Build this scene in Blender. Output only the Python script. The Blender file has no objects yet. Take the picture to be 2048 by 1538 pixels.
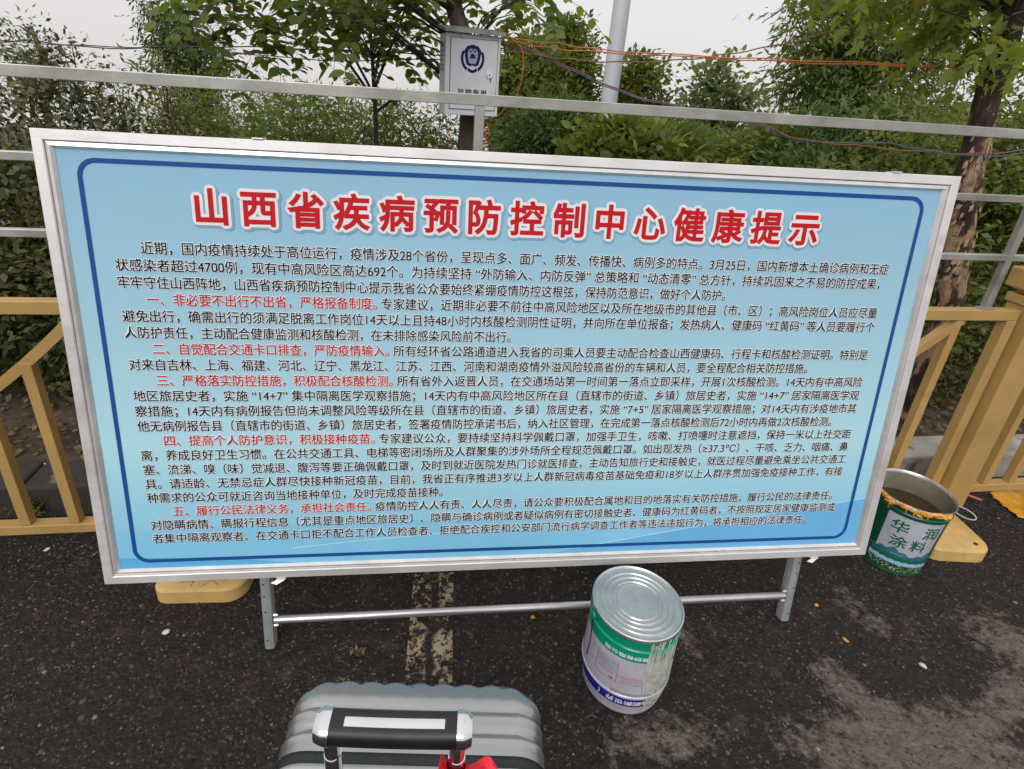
import bpy, bmesh, math, random
import numpy as np
from mathutils import Vector, Matrix, Euler

C = bpy.context.scene.collection
sc = bpy.context.scene
random.seed(7)
RS = np.random.RandomState(11)
PI = math.pi

# ------------------------------------------------------------------ camera
F, PITCH, ROLL, CAMH = 1100.0, 0.4140, -0.0652, 1.7042
PPX, PPY = 1024 - 37.9, 769 - 97.8
_f = Vector((0, math.cos(PITCH), -math.sin(PITCH))); _r = Vector((1, 0, 0)); _d = _f.cross(_r)
CX = _r * math.cos(ROLL) + _d * math.sin(ROLL)
CY = -_r * math.sin(ROLL) + _d * math.cos(ROLL)
cd = bpy.data.cameras.new('camera'); cam = bpy.data.objects.new('camera', cd); C.objects.link(cam)
cam.matrix_world = Matrix(((CX.x, -CY.x, -_f.x, 0), (CX.y, -CY.y, -_f.y, 0), (CX.z, -CY.z, -_f.z, CAMH), (0, 0, 0, 1)))
cd.sensor_width = 36; cd.lens = F * 36 / 2048
cd.shift_x = 37.9 / 2048; cd.shift_y = -97.8 / 2048
cd.clip_start = 0.02; cd.clip_end = 2000
sc.camera = cam

# ------------------------------------------------------------------ world, sun, exposure
SUN_EL, SUN_AZ = math.radians(38), math.radians(196)
w = bpy.data.worlds.new('World'); sc.world = w; w.use_nodes = True
nt = w.node_tree; nt.nodes.clear()
out = nt.nodes.new('ShaderNodeOutputWorld'); bg = nt.nodes.new('ShaderNodeBackground')
sky = nt.nodes.new('ShaderNodeTexSky'); sky.sky_type = 'NISHITA'; sky.sun_disc = False
sky.sun_elevation = SUN_EL; sky.sun_rotation = SUN_AZ
hs = nt.nodes.new('ShaderNodeHueSaturation'); hs.inputs['Saturation'].default_value = 0.25; hs.inputs['Value'].default_value = 1.0
tc = nt.nodes.new('ShaderNodeTexCoord'); sx = nt.nodes.new('ShaderNodeSeparateXYZ')
rmp = nt.nodes.new('ShaderNodeValToRGB')
rmp.color_ramp.elements[0].position = 0.0; rmp.color_ramp.elements[0].color = (7.6, 7.35, 7.3, 1)
rmp.color_ramp.elements[1].position = 1.0; rmp.color_ramp.elements[1].color = (12.5, 12.3, 12.3, 1)
nz = nt.nodes.new('ShaderNodeTexNoise'); nz.inputs['Scale'].default_value = 1.6; nz.inputs['Detail'].default_value = 3
mx = nt.nodes.new('ShaderNodeMixRGB'); mx.inputs[0].default_value = 0.88
ml = nt.nodes.new('ShaderNodeMixRGB'); ml.blend_type = 'MULTIPLY'; ml.inputs[0].default_value = 0.14
nt.links.new(tc.outputs['Generated'], sx.inputs[0]); nt.links.new(sx.outputs['Z'], rmp.inputs[0])
nt.links.new(tc.outputs['Generated'], nz.inputs['Vector'])
nt.links.new(sky.outputs[0], hs.inputs['Color']); nt.links.new(hs.outputs[0], mx.inputs[1]); nt.links.new(rmp.outputs[0], mx.inputs[2])
nt.links.new(mx.outputs[0], ml.inputs[1]); nt.links.new(nz.outputs['Fac'], ml.inputs[2])
nt.links.new(ml.outputs[0], bg.inputs[0]); bg.inputs[1].default_value = 0.11
nt.links.new(bg.outputs[0], out.inputs[0])
sl = bpy.data.lights.new('sun', 'SUN'); sl.energy = 1.5; sl.angle = math.radians(40); sl.color = (1.0, 0.97, 0.93)
so = bpy.data.objects.new('sun', sl); C.objects.link(so)
sd = Vector((math.sin(SUN_AZ) * math.cos(SUN_EL), math.cos(SUN_AZ) * math.cos(SUN_EL), math.sin(SUN_EL)))
so.rotation_euler = sd.to_track_quat('Z', 'Y').to_euler()
sc.view_settings.view_transform = 'Standard'; sc.view_settings.look = 'None'
sc.view_settings.exposure = 0.0; sc.view_settings.gamma = 1.0; sc.view_settings.use_curve_mapping = False
sc.cycles.use_denoising = True
sc.cycles.max_bounces = 8; sc.cycles.transparent_max_bounces = 12

# ------------------------------------------------------------------ helpers
def ray(px, py):
    return CX * ((px - PPX) / F) + CY * ((py - PPY) / F) + _f
def gz(px, py, z=0.0):
    r = ray(px, py); t = (z - CAMH) / r.z
    return Vector((0, 0, CAMH)) + r * t
def at(px, py, Y):
    r = ray(px, py)
    return Vector((0, 0, CAMH)) + r * (Y / r.y)

def tag(o, label=None, cat=None, group=None, kind=None):
    if label: o['label'] = label
    if cat: o['category'] = cat
    if group: o['group'] = group
    if kind: o['kind'] = kind
    return o
def empty(name, loc=(0, 0, 0), rot=(0, 0, 0), label=None, cat=None, group=None):
    o = bpy.data.objects.new(name, None); C.objects.link(o); o.empty_display_size = 0.05
    o.location = loc; o.rotation_euler = rot
    return tag(o, label, cat, group)
def link(name, me, mat=None, parent=None):
    o = bpy.data.objects.new(name, me); C.objects.link(o)
    if mat is not None:
        for m in (mat if isinstance(mat, (list, tuple)) else [mat]): me.materials.append(m)
    if parent is not None: o.parent = parent
    return o
def smooth(me, on=True):
    me.polygons.foreach_set('use_smooth', [on] * len(me.polygons)); me.update()

class MB:
    """collects shapes into one mesh"""
    def __init__(s): s.v = []; s.f = []; s.m = []
    def add(s, vs, fs, mi=0, M=None):
        n = len(s.v)
        for v in vs:
            v = Vector(v)
            if M is not None: v = M @ v
            s.v.append(tuple(v))
        for f in fs: s.f.append(tuple(i + n for i in f)); s.m.append(mi)
        return s
    def box(s, x0, x1, y0, y1, z0, z1, mi=0, M=None, b=0.0):
        if b > 0: return s.bbox(x0, x1, y0, y1, z0, z1, b, mi, M)
        vs = [(x, y, z) for z in (z0, z1) for y in (y0, y1) for x in (x0, x1)]
        return s.add(vs, [(0, 2, 3, 1), (4, 5, 7, 6), (0, 1, 5, 4), (2, 6, 7, 3), (0, 4, 6, 2), (1, 3, 7, 5)], mi, M)
    def bbox(s, x0, x1, y0, y1, z0, z1, b, mi=0, M=None):
        bm = bmesh.new(); bmesh.ops.create_cube(bm, size=1)
        for v in bm.verts: v.co = Vector(((x0 + x1) / 2 + v.co.x * (x1 - x0), (y0 + y1) / 2 + v.co.y * (y1 - y0), (z0 + z1) / 2 + v.co.z * (z1 - z0)))
        bmesh.ops.bevel(bm, geom=bm.edges[:], offset=b, segments=2, affect='EDGES', profile=0.5)
        bm.verts.index_update()
        s.add([v.co.copy() for v in bm.verts], [[v.index for v in f.verts] for f in bm.faces], mi, M); bm.free(); return s
    def tube(s, pts, r, n=8, mi=0, M=None, cap=True):
        pts = [Vector(p) for p in pts]; rs = r if isinstance(r, (list, tuple)) else [r] * len(pts)
        vs = []; fs = []; up = None
        for i, p in enumerate(pts):
            t = (pts[min(i + 1, len(pts) - 1)] - pts[max(i - 1, 0)]).normalized()
            if up is None:
                a = Vector((0, 0, 1)) if abs(t.z) < .9 else Vector((1, 0, 0))
                up = (a - t * a.dot(t)).normalized()
            else: up = (up - t * up.dot(t)).normalized()
            sd_ = t.cross(up)
            for k in range(n):
                a = 2 * PI * k / n + PI / n
                vs.append(p + (up * math.cos(a) + sd_ * math.sin(a)) * rs[i])
        for i in range(len(pts) - 1):
            for k in range(n):
                a, b_ = i * n + k, i * n + (k + 1) % n
                fs.append((a, b_, b_ + n, a + n))
        if cap:
            fs.append(tuple(range(n))[::-1]); fs.append(tuple(range((len(pts) - 1) * n, len(pts) * n)))
        return s.add(vs, fs, mi, M)
    def lathe(s, prof, n=48, mi=0, M=None, ctr=(0, 0)):
        vs = []; fs = []
        for (r, z) in prof:
            for k in range(n):
                a = 2 * PI * k / n; vs.append((ctr[0] + r * math.cos(a), ctr[1] + r * math.sin(a), z))
        for i in range(len(prof) - 1):
            for k in range(n):
                a, b_ = i * n + k, i * n + (k + 1) % n
                fs.append((a, b_, b_ + n, a + n))
        return s.add(vs, fs, mi, M)
    def prism(s, poly, z0, z1, mi=0, M=None):
        n = len(poly); vs = [(x, y, z0) for x, y in poly] + [(x, y, z1) for x, y in poly]
        fs = [tuple(range(n))[::-1], tuple(range(n, 2 * n))] + [(i, (i + 1) % n, (i + 1) % n + n, i + n) for i in range(n)]
        return s.add(vs, fs, mi, M)
    def build(s, name, mat, parent=None, sm=False, loc=None):
        me = bpy.data.meshes.new(name); me.from_pydata(s.v, [], s.f); 
        o = link(name, me, mat, parent)
        me.polygons.foreach_set('material_index', s.m)
        if sm:
            smooth(me)
            try: me.set_sharp_from_angle(angle=math.radians(38))
            except Exception: pass
        if loc is not None: o.location = loc
        me.update(); return o

def np_mesh(name, V, faces_flat, per, mat, parent=None, tint=None, sm=False):
    """V (n,3); faces_flat index array with `per` verts each"""
    me = bpy.data.meshes.new(name)
    V = np.asarray(V, np.float32); Fi = np.asarray(faces_flat, np.int32).ravel()
    me.vertices.add(len(V)); me.vertices.foreach_set('co', V.ravel())
    nf = len(Fi) // per
    me.loops.add(len(Fi)); me.loops.foreach_set('vertex_index', Fi)
    me.polygons.add(nf); me.polygons.foreach_set('loop_start', np.arange(nf, dtype=np.int32) * per)
    try: me.polygons.foreach_set('loop_total', np.full(nf, per, np.int32))
    except Exception: pass
    if tint is not None:
        a = me.attributes.new('tint', 'FLOAT', 'POINT'); a.data.foreach_set('value', np.asarray(tint, np.float32))
    me.update(calc_edges=True); me.validate()
    o = link(name, me, mat, parent)
    if sm: smooth(me)
    return o

# ------------------------------------------------------------------ materials
def newmat(name):
    m = bpy.data.materials.new(name); m.use_nodes = True
    n = m.node_tree; return m, n, n.nodes['Principled BSDF']
def ramp(n, stops, interp='LINEAR'):
    r = n.nodes.new('ShaderNodeValToRGB'); e = r.color_ramp.elements; r.color_ramp.interpolation = interp
    while len(e) < len(stops): e.new(0.5)
    for i, (p, c) in enumerate(stops):
        e[i].position = p; e[i].color = (c[0], c[1], c[2], 1)
    return r
def noise(n, scale, detail=4, rough=.55, coord='Object', dist=0.0, stretch=None):
    t = n.nodes.new('ShaderNodeTexCoord'); x = n.nodes.new('ShaderNodeTexNoise')
    x.inputs['Scale'].default_value = scale; x.inputs['Detail'].default_value = detail; x.inputs['Roughness'].default_value = rough
    x.inputs['Distortion'].default_value = dist
    if stretch:
        mp = n.nodes.new('ShaderNodeMapping'); mp.inputs['Scale'].default_value = stretch
        n.links.new(t.outputs[coord], mp.inputs[0]); n.links.new(mp.outputs[0], x.inputs['Vector'])
    else: n.links.new(t.outputs[coord], x.inputs['Vector'])
    return x
def mat(name, col, rough=.6, metal=0.0, var=.12, vs=6, bump=0.0, bs=60, rvar=.1, stretch=None, spec=.5, coat=0):
    m, n, p = newmat(name)
    x = noise(n, vs, 5, .6, stretch=stretch)
    a = tuple(c * (1 - var * 1.6) for c in col); b = tuple(min(1, c * (1 + var)) for c in col)
    r = ramp(n, [(.32, a), (.66, b)]); n.links.new(x.outputs['Fac'], r.inputs[0]); n.links.new(r.outputs[0], p.inputs['Base Color'])
    p.inputs['Metallic'].default_value = metal; p.inputs['Specular IOR Level'].default_value = spec
    if coat: p.inputs['Coat Weight'].default_value = coat
    y = noise(n, vs * 3.1, 4, .6, stretch=stretch); mr = n.nodes.new('ShaderNodeMapRange')
    mr.inputs['To Min'].default_value = max(0.02, rough - rvar); mr.inputs['To Max'].default_value = min(1, rough + rvar)
    n.links.new(y.outputs['Fac'], mr.inputs['Value']); n.links.new(mr.outputs[0], p.inputs['Roughness'])
    if bump:
        z = noise(n, bs, 4, .6, stretch=stretch); bp = n.nodes.new('ShaderNodeBump'); bp.inputs['Strength'].default_value = bump; bp.inputs['Distance'].default_value = .003
        n.links.new(z.outputs['Fac'], bp.inputs['Height']); n.links.new(bp.outputs[0], p.inputs['Normal'])
    return m
def leafmat(name, stops, rough=.5, trans=.35):
    m, n, p = newmat(name)
    a = n.nodes.new('ShaderNodeAttribute'); a.attribute_name = 'tint'
    r = ramp(n, stops); n.links.new(a.outputs['Fac'], r.inputs[0])
    n.links.new(r.outputs[0], p.inputs['Base Color']); p.inputs['Roughness'].default_value = rough; p.inputs['Specular IOR Level'].default_value = .35
    t = n.nodes.new('ShaderNodeBsdfTranslucent'); mxs = n.nodes.new('ShaderNodeMixShader'); mxs.inputs[0].default_value = trans
    g = n.nodes.new('ShaderNodeMixRGB'); g.blend_type = 'MULTIPLY'; g.inputs[0].default_value = 1; g.inputs[2].default_value = (1.5, 1.45, .45, 1)
    n.links.new(r.outputs[0], g.inputs[1]); n.links.new(g.outputs[0], t.inputs[0])
    o = n.nodes['Material Output']
    n.links.new(p.outputs[0], mxs.inputs[1]); n.links.new(t.outputs[0], mxs.inputs[2]); n.links.new(mxs.outputs[0], o.inputs[0])
    return m

M_alu = mat('brushed_aluminium', (.80, .775, .77), .38, .45, .07, 5, .05, 200, .08, stretch=(1, 1, 1))
M_alu_in = mat('aluminium_lip', (.74, .72, .71), .3, .6, .1, 9)
M_galv = mat('galvanised_steel', (.47, .455, .41), .42, .6, .16, 7, .08, 120, .12)
M_galv_l = mat('galvanised_leg', (.40, .42, .43), .5, .5, .12, 12, .08, 150)
M_tubeal = mat('satin_tube', (.55, .54, .56), .32, .8, .08, 8)
M_gold = mat('ochre_powder_coat', (.48, .30, .105), .42, .05, .10, 3, .05, 300, .08)
M_goldpad = mat('ochre_plastic_pad', (.60, .39, .14), .5, 0, .1, 5, .1, 150)
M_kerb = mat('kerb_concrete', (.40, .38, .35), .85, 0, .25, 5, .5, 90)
def _kerb_dirt_shade():  # dirt blotches, thickened toward the left to paint in the shade on that end
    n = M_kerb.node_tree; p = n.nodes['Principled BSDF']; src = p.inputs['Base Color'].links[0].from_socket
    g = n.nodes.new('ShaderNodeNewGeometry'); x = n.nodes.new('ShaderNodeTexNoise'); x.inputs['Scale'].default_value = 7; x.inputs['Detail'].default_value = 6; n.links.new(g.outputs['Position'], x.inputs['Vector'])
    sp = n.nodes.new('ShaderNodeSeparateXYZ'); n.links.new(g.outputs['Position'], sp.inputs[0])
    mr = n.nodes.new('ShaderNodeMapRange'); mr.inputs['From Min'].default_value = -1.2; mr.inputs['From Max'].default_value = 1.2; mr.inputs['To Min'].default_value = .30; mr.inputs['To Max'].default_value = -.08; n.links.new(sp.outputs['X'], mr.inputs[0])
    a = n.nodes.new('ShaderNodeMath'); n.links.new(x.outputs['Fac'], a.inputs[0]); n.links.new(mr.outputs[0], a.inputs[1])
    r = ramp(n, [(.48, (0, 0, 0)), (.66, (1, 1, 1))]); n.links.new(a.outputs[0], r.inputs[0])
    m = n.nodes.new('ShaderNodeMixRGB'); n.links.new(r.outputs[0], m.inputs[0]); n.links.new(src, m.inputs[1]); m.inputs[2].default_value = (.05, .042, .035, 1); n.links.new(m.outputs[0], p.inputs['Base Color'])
_kerb_dirt_shade()
M_dirt = mat('bed_soil', (.085, .06, .042), .95, 0, .4, 4, .8, 30)
M_black = mat('black_rubber', (.009, .009, .010), .42, 0, .2, 20)
M_bark = mat('dark_bark', (.075, .055, .045), .9, 0, .45, 14, 1.0, 40, stretch=(1, 1, .3))
M_bark_br = mat('brown_bark', (.10, .07, .05), .9, 0, .4, 18, 1.0, 40, stretch=(1, 1, .3))
M_twig = mat('twig_bark', (.09, .075, .05), .85, 0, .3, 20)
M_chrome = mat('chrome', (.70, .70, .73), .06, 1.0, .03, 20, rvar=.03)

def wear(m, col, scale, lo, hi, amt, stretch=None, detail=7):
    n = m.node_tree; p = n.nodes['Principled BSDF']; src = p.inputs['Base Color'].links[0].from_socket
    x = noise(n, scale, detail, .72, dist=.6, stretch=stretch); r = ramp(n, [(lo, (0, 0, 0)), (hi, (amt, amt, amt))]); n.links.new(x.outputs['Fac'], r.inputs[0])
    q = n.nodes.new('ShaderNodeMixRGB'); n.links.new(r.outputs[0], q.inputs[0]); n.links.new(src, q.inputs[1]); q.inputs[2].default_value = (*col, 1); n.links.new(q.outputs[0], p.inputs['Base Color']); return m
wear(M_galv, (.20, .19, .15), 5, .50, .66, .55, (.35, 1, 1)); wear(M_galv, (.10, .09, .08), 60, .62, .70, .5)
wear(M_gold, (.16, .11, .06), 7, .56, .72, .35); wear(M_gold, (.12, .09, .06), 70, .64, .70, .55)
wear(M_goldpad, (.22, .17, .11), 9, .50, .70, .45); wear(M_alu, (.40, .37, .34), 4, .50, .68, .5, (.3, 1, 1)); wear(M_alu, (.22, .20, .19), 55, .64, .72, .6)
wear(M_galv_l, (.16, .15, .14), 14, .56, .7, .4)

# ------------------------------------------------------------------ ground
TF = 0.157; FU = Vector((math.cos(TF), math.sin(TF), 0)); FN = Vector((-math.sin(TF), math.cos(TF), 0))
FD = 1.8127 * math.cos(TF)
def fp(s, off=0, z=0): return FU * s + FN * (FD + off) + Vector((0, 0, z))

def asphalt_mat():
    m, n, p = newmat('asphalt')
    t = n.nodes.new('ShaderNodeTexCoord')
    vo = n.nodes.new('ShaderNodeTexVoronoi'); vo.inputs['Scale'].default_value = 82; vo.inputs['Randomness'].default_value = 1
    v2 = n.nodes.new('ShaderNodeTexVoronoi'); v2.inputs['Scale'].default_value = 210
    n1 = noise(n, 2.2, 6, .62); n2 = noise(n, 28, 5, .7); n3 = noise(n, .9, 3, .5)
    for q in (vo, v2): n.links.new(t.outputs['Object'], q.inputs['Vector'])
    # binder base
    base = ramp(n, [(.3, (.0100, .0072, .0068)), (.7, (.030, .0220, .0198))]); n.links.new(n2.outputs['Fac'], base.inputs[0])
    # aggregate: stones per cell, only some cells pale
    sep = n.nodes.new('ShaderNodeSeparateColor'); n.links.new(vo.outputs['Color'], sep.inputs[0])
    pick = n.nodes.new('ShaderNodeMath'); pick.operation = 'GREATER_THAN'; pick.inputs[1].default_value = .56
    cl = n.nodes.new('ShaderNodeMath'); cl.operation = 'MULTIPLY_ADD'; cl.inputs[1].default_value = .55; n.links.new(n1.outputs['Fac'], cl.inputs[0]); n.links.new(sep.outputs[0], cl.inputs[2]); cl2 = n.nodes.new('ShaderNodeMath'); cl2.operation = 'SUBTRACT'; cl2.inputs[1].default_value = .28; n.links.new(cl.outputs[0], cl2.inputs[0]); n.links.new(cl2.outputs[0], pick.inputs[0])
    core = n.nodes.new('ShaderNodeMath'); core.operation = 'LESS_THAN'; core.inputs[1].default_value = .34; n.links.new(vo.outputs['Distance'], core.inputs[0])
    st = n.nodes.new('ShaderNodeMath'); st.operation = 'MULTIPLY'; n.links.new(pick.outputs[0], st.inputs[0]); n.links.new(core.outputs[0], st.inputs[1])
    scol = ramp(n, [(0, (.022, .018, .016)), (.55, (.050, .040, .034)), (.92, (.085, .070, .060)), (1, (.17, .145, .12))]); n.links.new(sep.outputs[1], scol.inputs[0])
    m1 = n.nodes.new('ShaderNodeMixRGB'); n.links.new(st.outputs[0], m1.inputs[0]); n.links.new(base.outputs[0], m1.inputs[1]); n.links.new(scol.outputs[0], m1.inputs[2])
    # dust / cement film patches, denser to the right foreground
    sp = n.nodes.new('ShaderNodeSeparateXYZ'); n.links.new(t.outputs['Object'], sp.inputs[0])
    mr = n.nodes.new('ShaderNodeMapRange'); mr.inputs['From Min'].default_value = -.1; mr.inputs['From Max'].default_value = 1.5; mr.inputs['To Min'].default_value = -.18; mr.inputs['To Max'].default_value = -.04
    n.links.new(sp.outputs['X'], mr.inputs['Value'])
    ad = n.nodes.new('ShaderNodeMath'); ad.operation = 'ADD'; n.links.new(mr.outputs[0], ad.inputs[0]); n.links.new(n1.outputs['Fac'], ad.inputs[1])
    my = n.nodes.new('ShaderNodeMapRange'); my.inputs['From Min'].default_value = 1.15; my.inputs['From Max'].default_value = 1.75; my.inputs['To Min'].default_value = 0; my.inputs['To Max'].default_value = -.16
    n.links.new(sp.outputs['Y'], my.inputs['Value'])
    ad2 = n.nodes.new('ShaderNodeMath'); ad2.operation = 'ADD'; n.links.new(ad.outputs[0], ad2.inputs[0]); n.links.new(my.outputs[0], ad2.inputs[1])
    fine = n.nodes.new('ShaderNodeMath'); fine.operation = 'MULTIPLY_ADD'; fine.inputs[1].default_value = .55; fine.inputs[2].default_value = -.275
    n.links.new(n2.outputs['Fac'], fine.inputs[0])
    ad3 = n.nodes.new('ShaderNodeMath'); ad3.operation = 'ADD'; n.links.new(ad2.outputs[0], ad3.inputs[0]); n.links.new(fine.outputs[0], ad3.inputs[1])
    acc = None
    for (p0, p1, wd, st_) in (((1655, 1165), (1745, 1250), .075, .9), ((1600, 1300), (1760, 1440), .085, .8), ((1560, 1470), (1990, 1500), .12, 1.0), ((1960, 1220), (2070, 1340), .13, 1.0), ((1960, 1480), (2070, 1330), .07, 1.0), ((1370, 1260), (1400, 1360), .045, .55), ((1190, 1500), (1420, 1480), .08, .6), ((240, 1500), (420, 1440), .05, .5), ((200, 1330), (300, 1290), .03, .45)):
        A_, B_ = gz(*p0), gz(*p1); c_ = (A_ + B_) / 2; d_ = B_ - A_; hl = d_.length / 2 + wd * .6
        mp = n.nodes.new('ShaderNodeMapping'); mp.vector_type = 'TEXTURE'; mp.inputs['Location'].default_value = (c_.x, c_.y, 0); mp.inputs['Rotation'].default_value = (0, 0, math.atan2(d_.y, d_.x)); mp.inputs['Scale'].default_value = (hl, wd, 1)
        n.links.new(t.outputs['Object'], mp.inputs[0]); ln_ = n.nodes.new('ShaderNodeVectorMath'); ln_.operation = 'LENGTH'; n.links.new(mp.outputs[0], ln_.inputs[0])
        mr_ = n.nodes.new('ShaderNodeMapRange'); mr_.inputs['From Min'].default_value = 1.5; mr_.inputs['From Max'].default_value = .4; mr_.inputs['To Max'].default_value = .32 * st_; n.links.new(ln_.outputs['Value'], mr_.inputs['Value'])
        if acc is None: acc = mr_.outputs[0]
        else:
            mx_ = n.nodes.new('ShaderNodeMath'); mx_.operation = 'MAXIMUM'; n.links.new(acc, mx_.inputs[0]); n.links.new(mr_.outputs[0], mx_.inputs[1]); acc = mx_.outputs[0]
    ad4 = n.nodes.new('ShaderNodeMath'); n.links.new(ad3.outputs[0], ad4.inputs[0]); n.links.new(acc, ad4.inputs[1])
    dm = ramp(n, [(.54, (0, 0, 0)), (.66, (1, 1, 1))]); n.links.new(ad4.outputs[0], dm.inputs[0])
    dcol = ramp(n, [(.3, (.085, .068, .052)), (.7, (.175, .15, .125))]); n.links.new(n2.outputs['Fac'], dcol.inputs[0])
    fac = n.nodes.new('ShaderNodeMath'); fac.operation = 'MULTIPLY'; fac.inputs[1].default_value = .85; n.links.new(dm.outputs[0], fac.inputs[0])
    m2 = n.nodes.new('ShaderNodeMixRGB'); n.links.new(fac.outputs[0], m2.inputs[0]); n.links.new(m1.outputs[0], m2.inputs[1]); n.links.new(dcol.outputs[0], m2.inputs[2])
    # small brown stains
    br = ramp(n, [(.56, (0, 0, 0)), (.70, (1, 1, 1))]); n4 = noise(n, 9, 5, .7); n.links.new(n4.outputs['Fac'], br.inputs[0])
    bf = n.nodes.new('ShaderNodeMath'); bf.operation = 'MULTIPLY'; bf.inputs[1].default_value = .45; n.links.new(br.outputs[0], bf.inputs[0])
    m3 = n.nodes.new('ShaderNodeMixRGB'); n.links.new(bf.outputs[0], m3.inputs[0]); n.links.new(m2.outputs[0], m3.inputs[1]); m3.inputs[2].default_value = (.09, .065, .045, 1)
    n.links.new(m3.outputs[0], p.inputs['Base Color'])
    p.inputs['Roughness'].default_value = .78; p.inputs['Specular IOR Level'].default_value = .28
    inv = n.nodes.new('ShaderNodeMath'); inv.operation = 'MULTIPLY_ADD'; inv.inputs[1].default_value = -1.2; inv.inputs[2].default_value = 1; n.links.new(vo.outputs['Distance'], inv.inputs[0])
    inv2 = n.nodes.new('ShaderNodeMath'); inv2.operation = 'MULTIPLY_ADD'; inv2.inputs[1].default_value = -.5; n.links.new(v2.outputs['Distance'], inv2.inputs[0]); n.links.new(inv.outputs[0], inv2.inputs[2])
    bp = n.nodes.new('ShaderNodeBump'); bp.inputs['Strength'].default_value = .9; bp.inputs['Distance'].default_value = .004
    n.links.new(inv2.outputs[0], bp.inputs['Height']); n.links.new(bp.outputs[0], p.inputs['Normal'])
    return m
# asphalt sheet (this side of the kerb)
ks = FD + .20
mb = MB()
a, b_ = FU * -60, FU * 60
mb.add([a + FN * -60, b_ + FN * -60, b_ + FN * (ks + .02), a + FN * (ks + .02)], [(0, 1, 2, 3)])
M_asph = asphalt_mat()
tag(mb.build('road', M_asph), kind='structure')
# planted bed and the terrain falling away behind it
mb = MB(); rows = [(ks + .17, .13), (ks + .6, .16), (ks + 2.2, .12), (ks + 4, -.1), (ks + 8, -.8), (ks + 20, -3.2), (ks + 60, -9), (ks + 300, -26)]
nx = 40; xs = [-90 + 180 * (i / nx) for i in range(nx + 1)]
vs = []; fs = []
for j, (o_, z) in enumerate(rows):
    for i, x in enumerate(xs):
        k = 1 if j < 4 else 4
        vs.append(FU * x * k + FN * o_ + Vector((0, 0, z + (random.uniform(-.02, .02) if j < 4 else random.uniform(-.4, .4)))))
for j in range(len(rows) - 1):
    for i in range(nx):
        a0 = j * (nx + 1) + i; fs.append((a0, a0 + 1, a0 + nx + 2, a0 + nx + 1))
mb.add(vs, fs); tag(mb.build('terrain', M_dirt, sm=True), kind='structure')
# kerb: stones as pieces of the setting
kerb = empty('kerb', (0, 0, 0)); kerb['kind'] = 'structure'
L = .74
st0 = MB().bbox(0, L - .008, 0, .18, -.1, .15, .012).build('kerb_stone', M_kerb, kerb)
def placek(o, i):
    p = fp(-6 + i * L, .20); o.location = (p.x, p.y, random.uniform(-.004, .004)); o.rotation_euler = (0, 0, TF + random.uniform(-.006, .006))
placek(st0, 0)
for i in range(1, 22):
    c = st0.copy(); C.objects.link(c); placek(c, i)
# worn painted line
def paint_mat():
    m, n, p = newmat('worn_road_paint')
    x = noise(n, 38, 6, .75); y = noise(n, 7, 4, .6)
    ad = n.nodes.new('ShaderNodeMath'); ad.operation = 'MULTIPLY_ADD'; ad.inputs[1].default_value = .5; n.links.new(y.outputs['Fac'], ad.inputs[0]); n.links.new(x.outputs['Fac'], ad.inputs[2])
    t = n.nodes.new('ShaderNodeTexCoord'); sp = n.nodes.new('ShaderNodeSeparateXYZ'); n.links.new(t.outputs['Object'], sp.inputs[0])
    xx = noise(n, 6, 3, .6)
    c1 = n.nodes.new('ShaderNodeMath'); c1.operation = 'MULTIPLY_ADD'; c1.inputs[1].default_value = .10; n.links.new(xx.outputs['Fac'], c1.inputs[0]); n.links.new(sp.outputs['X'], c1.inputs[2])
    c2 = n.nodes.new('ShaderNodeMath'); c2.operation = 'SUBTRACT'; c2.inputs[1].default_value = .062; n.links.new(c1.outputs[0], c2.inputs[0])
    c3 = n.nodes.new('ShaderNodeMath'); c3.operation = 'ABSOLUTE'; n.links.new(c2.outputs[0], c3.inputs[0])
    cr = ramp(n, [(0, (0, 0, 0)), (.011, (.0, .0, .0)), (.022, (1, 1, 1))]); n.links.new(c3.outputs[0], cr.inputs[0])
    r = ramp(n, [(.75, (0, 0, 0)), (.79, (1, 1, 1))]); n.links.new(ad.outputs[0], r.inputs[0])
    mu = n.nodes.new('ShaderNodeMath'); mu.operation = 'MULTIPLY'; n.links.new(r.outputs[0], mu.inputs[0]); n.links.new(cr.outputs[0], mu.inputs[1])
    co = ramp(n, [(.35, (.13, .10, .06)), (.65, (.38, .31, .20))]); n.links.new(y.outputs['Fac'], co.inputs[0]); n.links.new(co.outputs[0], p.inputs['Base Color'])
    p.inputs['Roughness'].default_value = .8; n.links.new(mu.outputs[0], p.inputs['Alpha'])
    return m
pl = gz(810, 1290); 
mb = MB(); mb.add([(-.07, -.95, 0), (.08, -.95, 0), (.08, .75, 0), (-.07, .75, 0)], [(0, 1, 2, 3)])
rm = mb.build('road_marking', paint_mat()); c0 = (gz(825, 1150) + gz(905, 1150)) / 2; c1 = (gz(797, 1400) + gz(905, 1400)) / 2
rm.location = ((c0.x + c1.x) / 2, (c0.y + c1.y) / 2, .004); rm.rotation_euler = (0, 0, math.atan2(c0.y - c1.y, c0.x - c1.x) - PI / 2); tag(rm, kind='structure')

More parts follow.
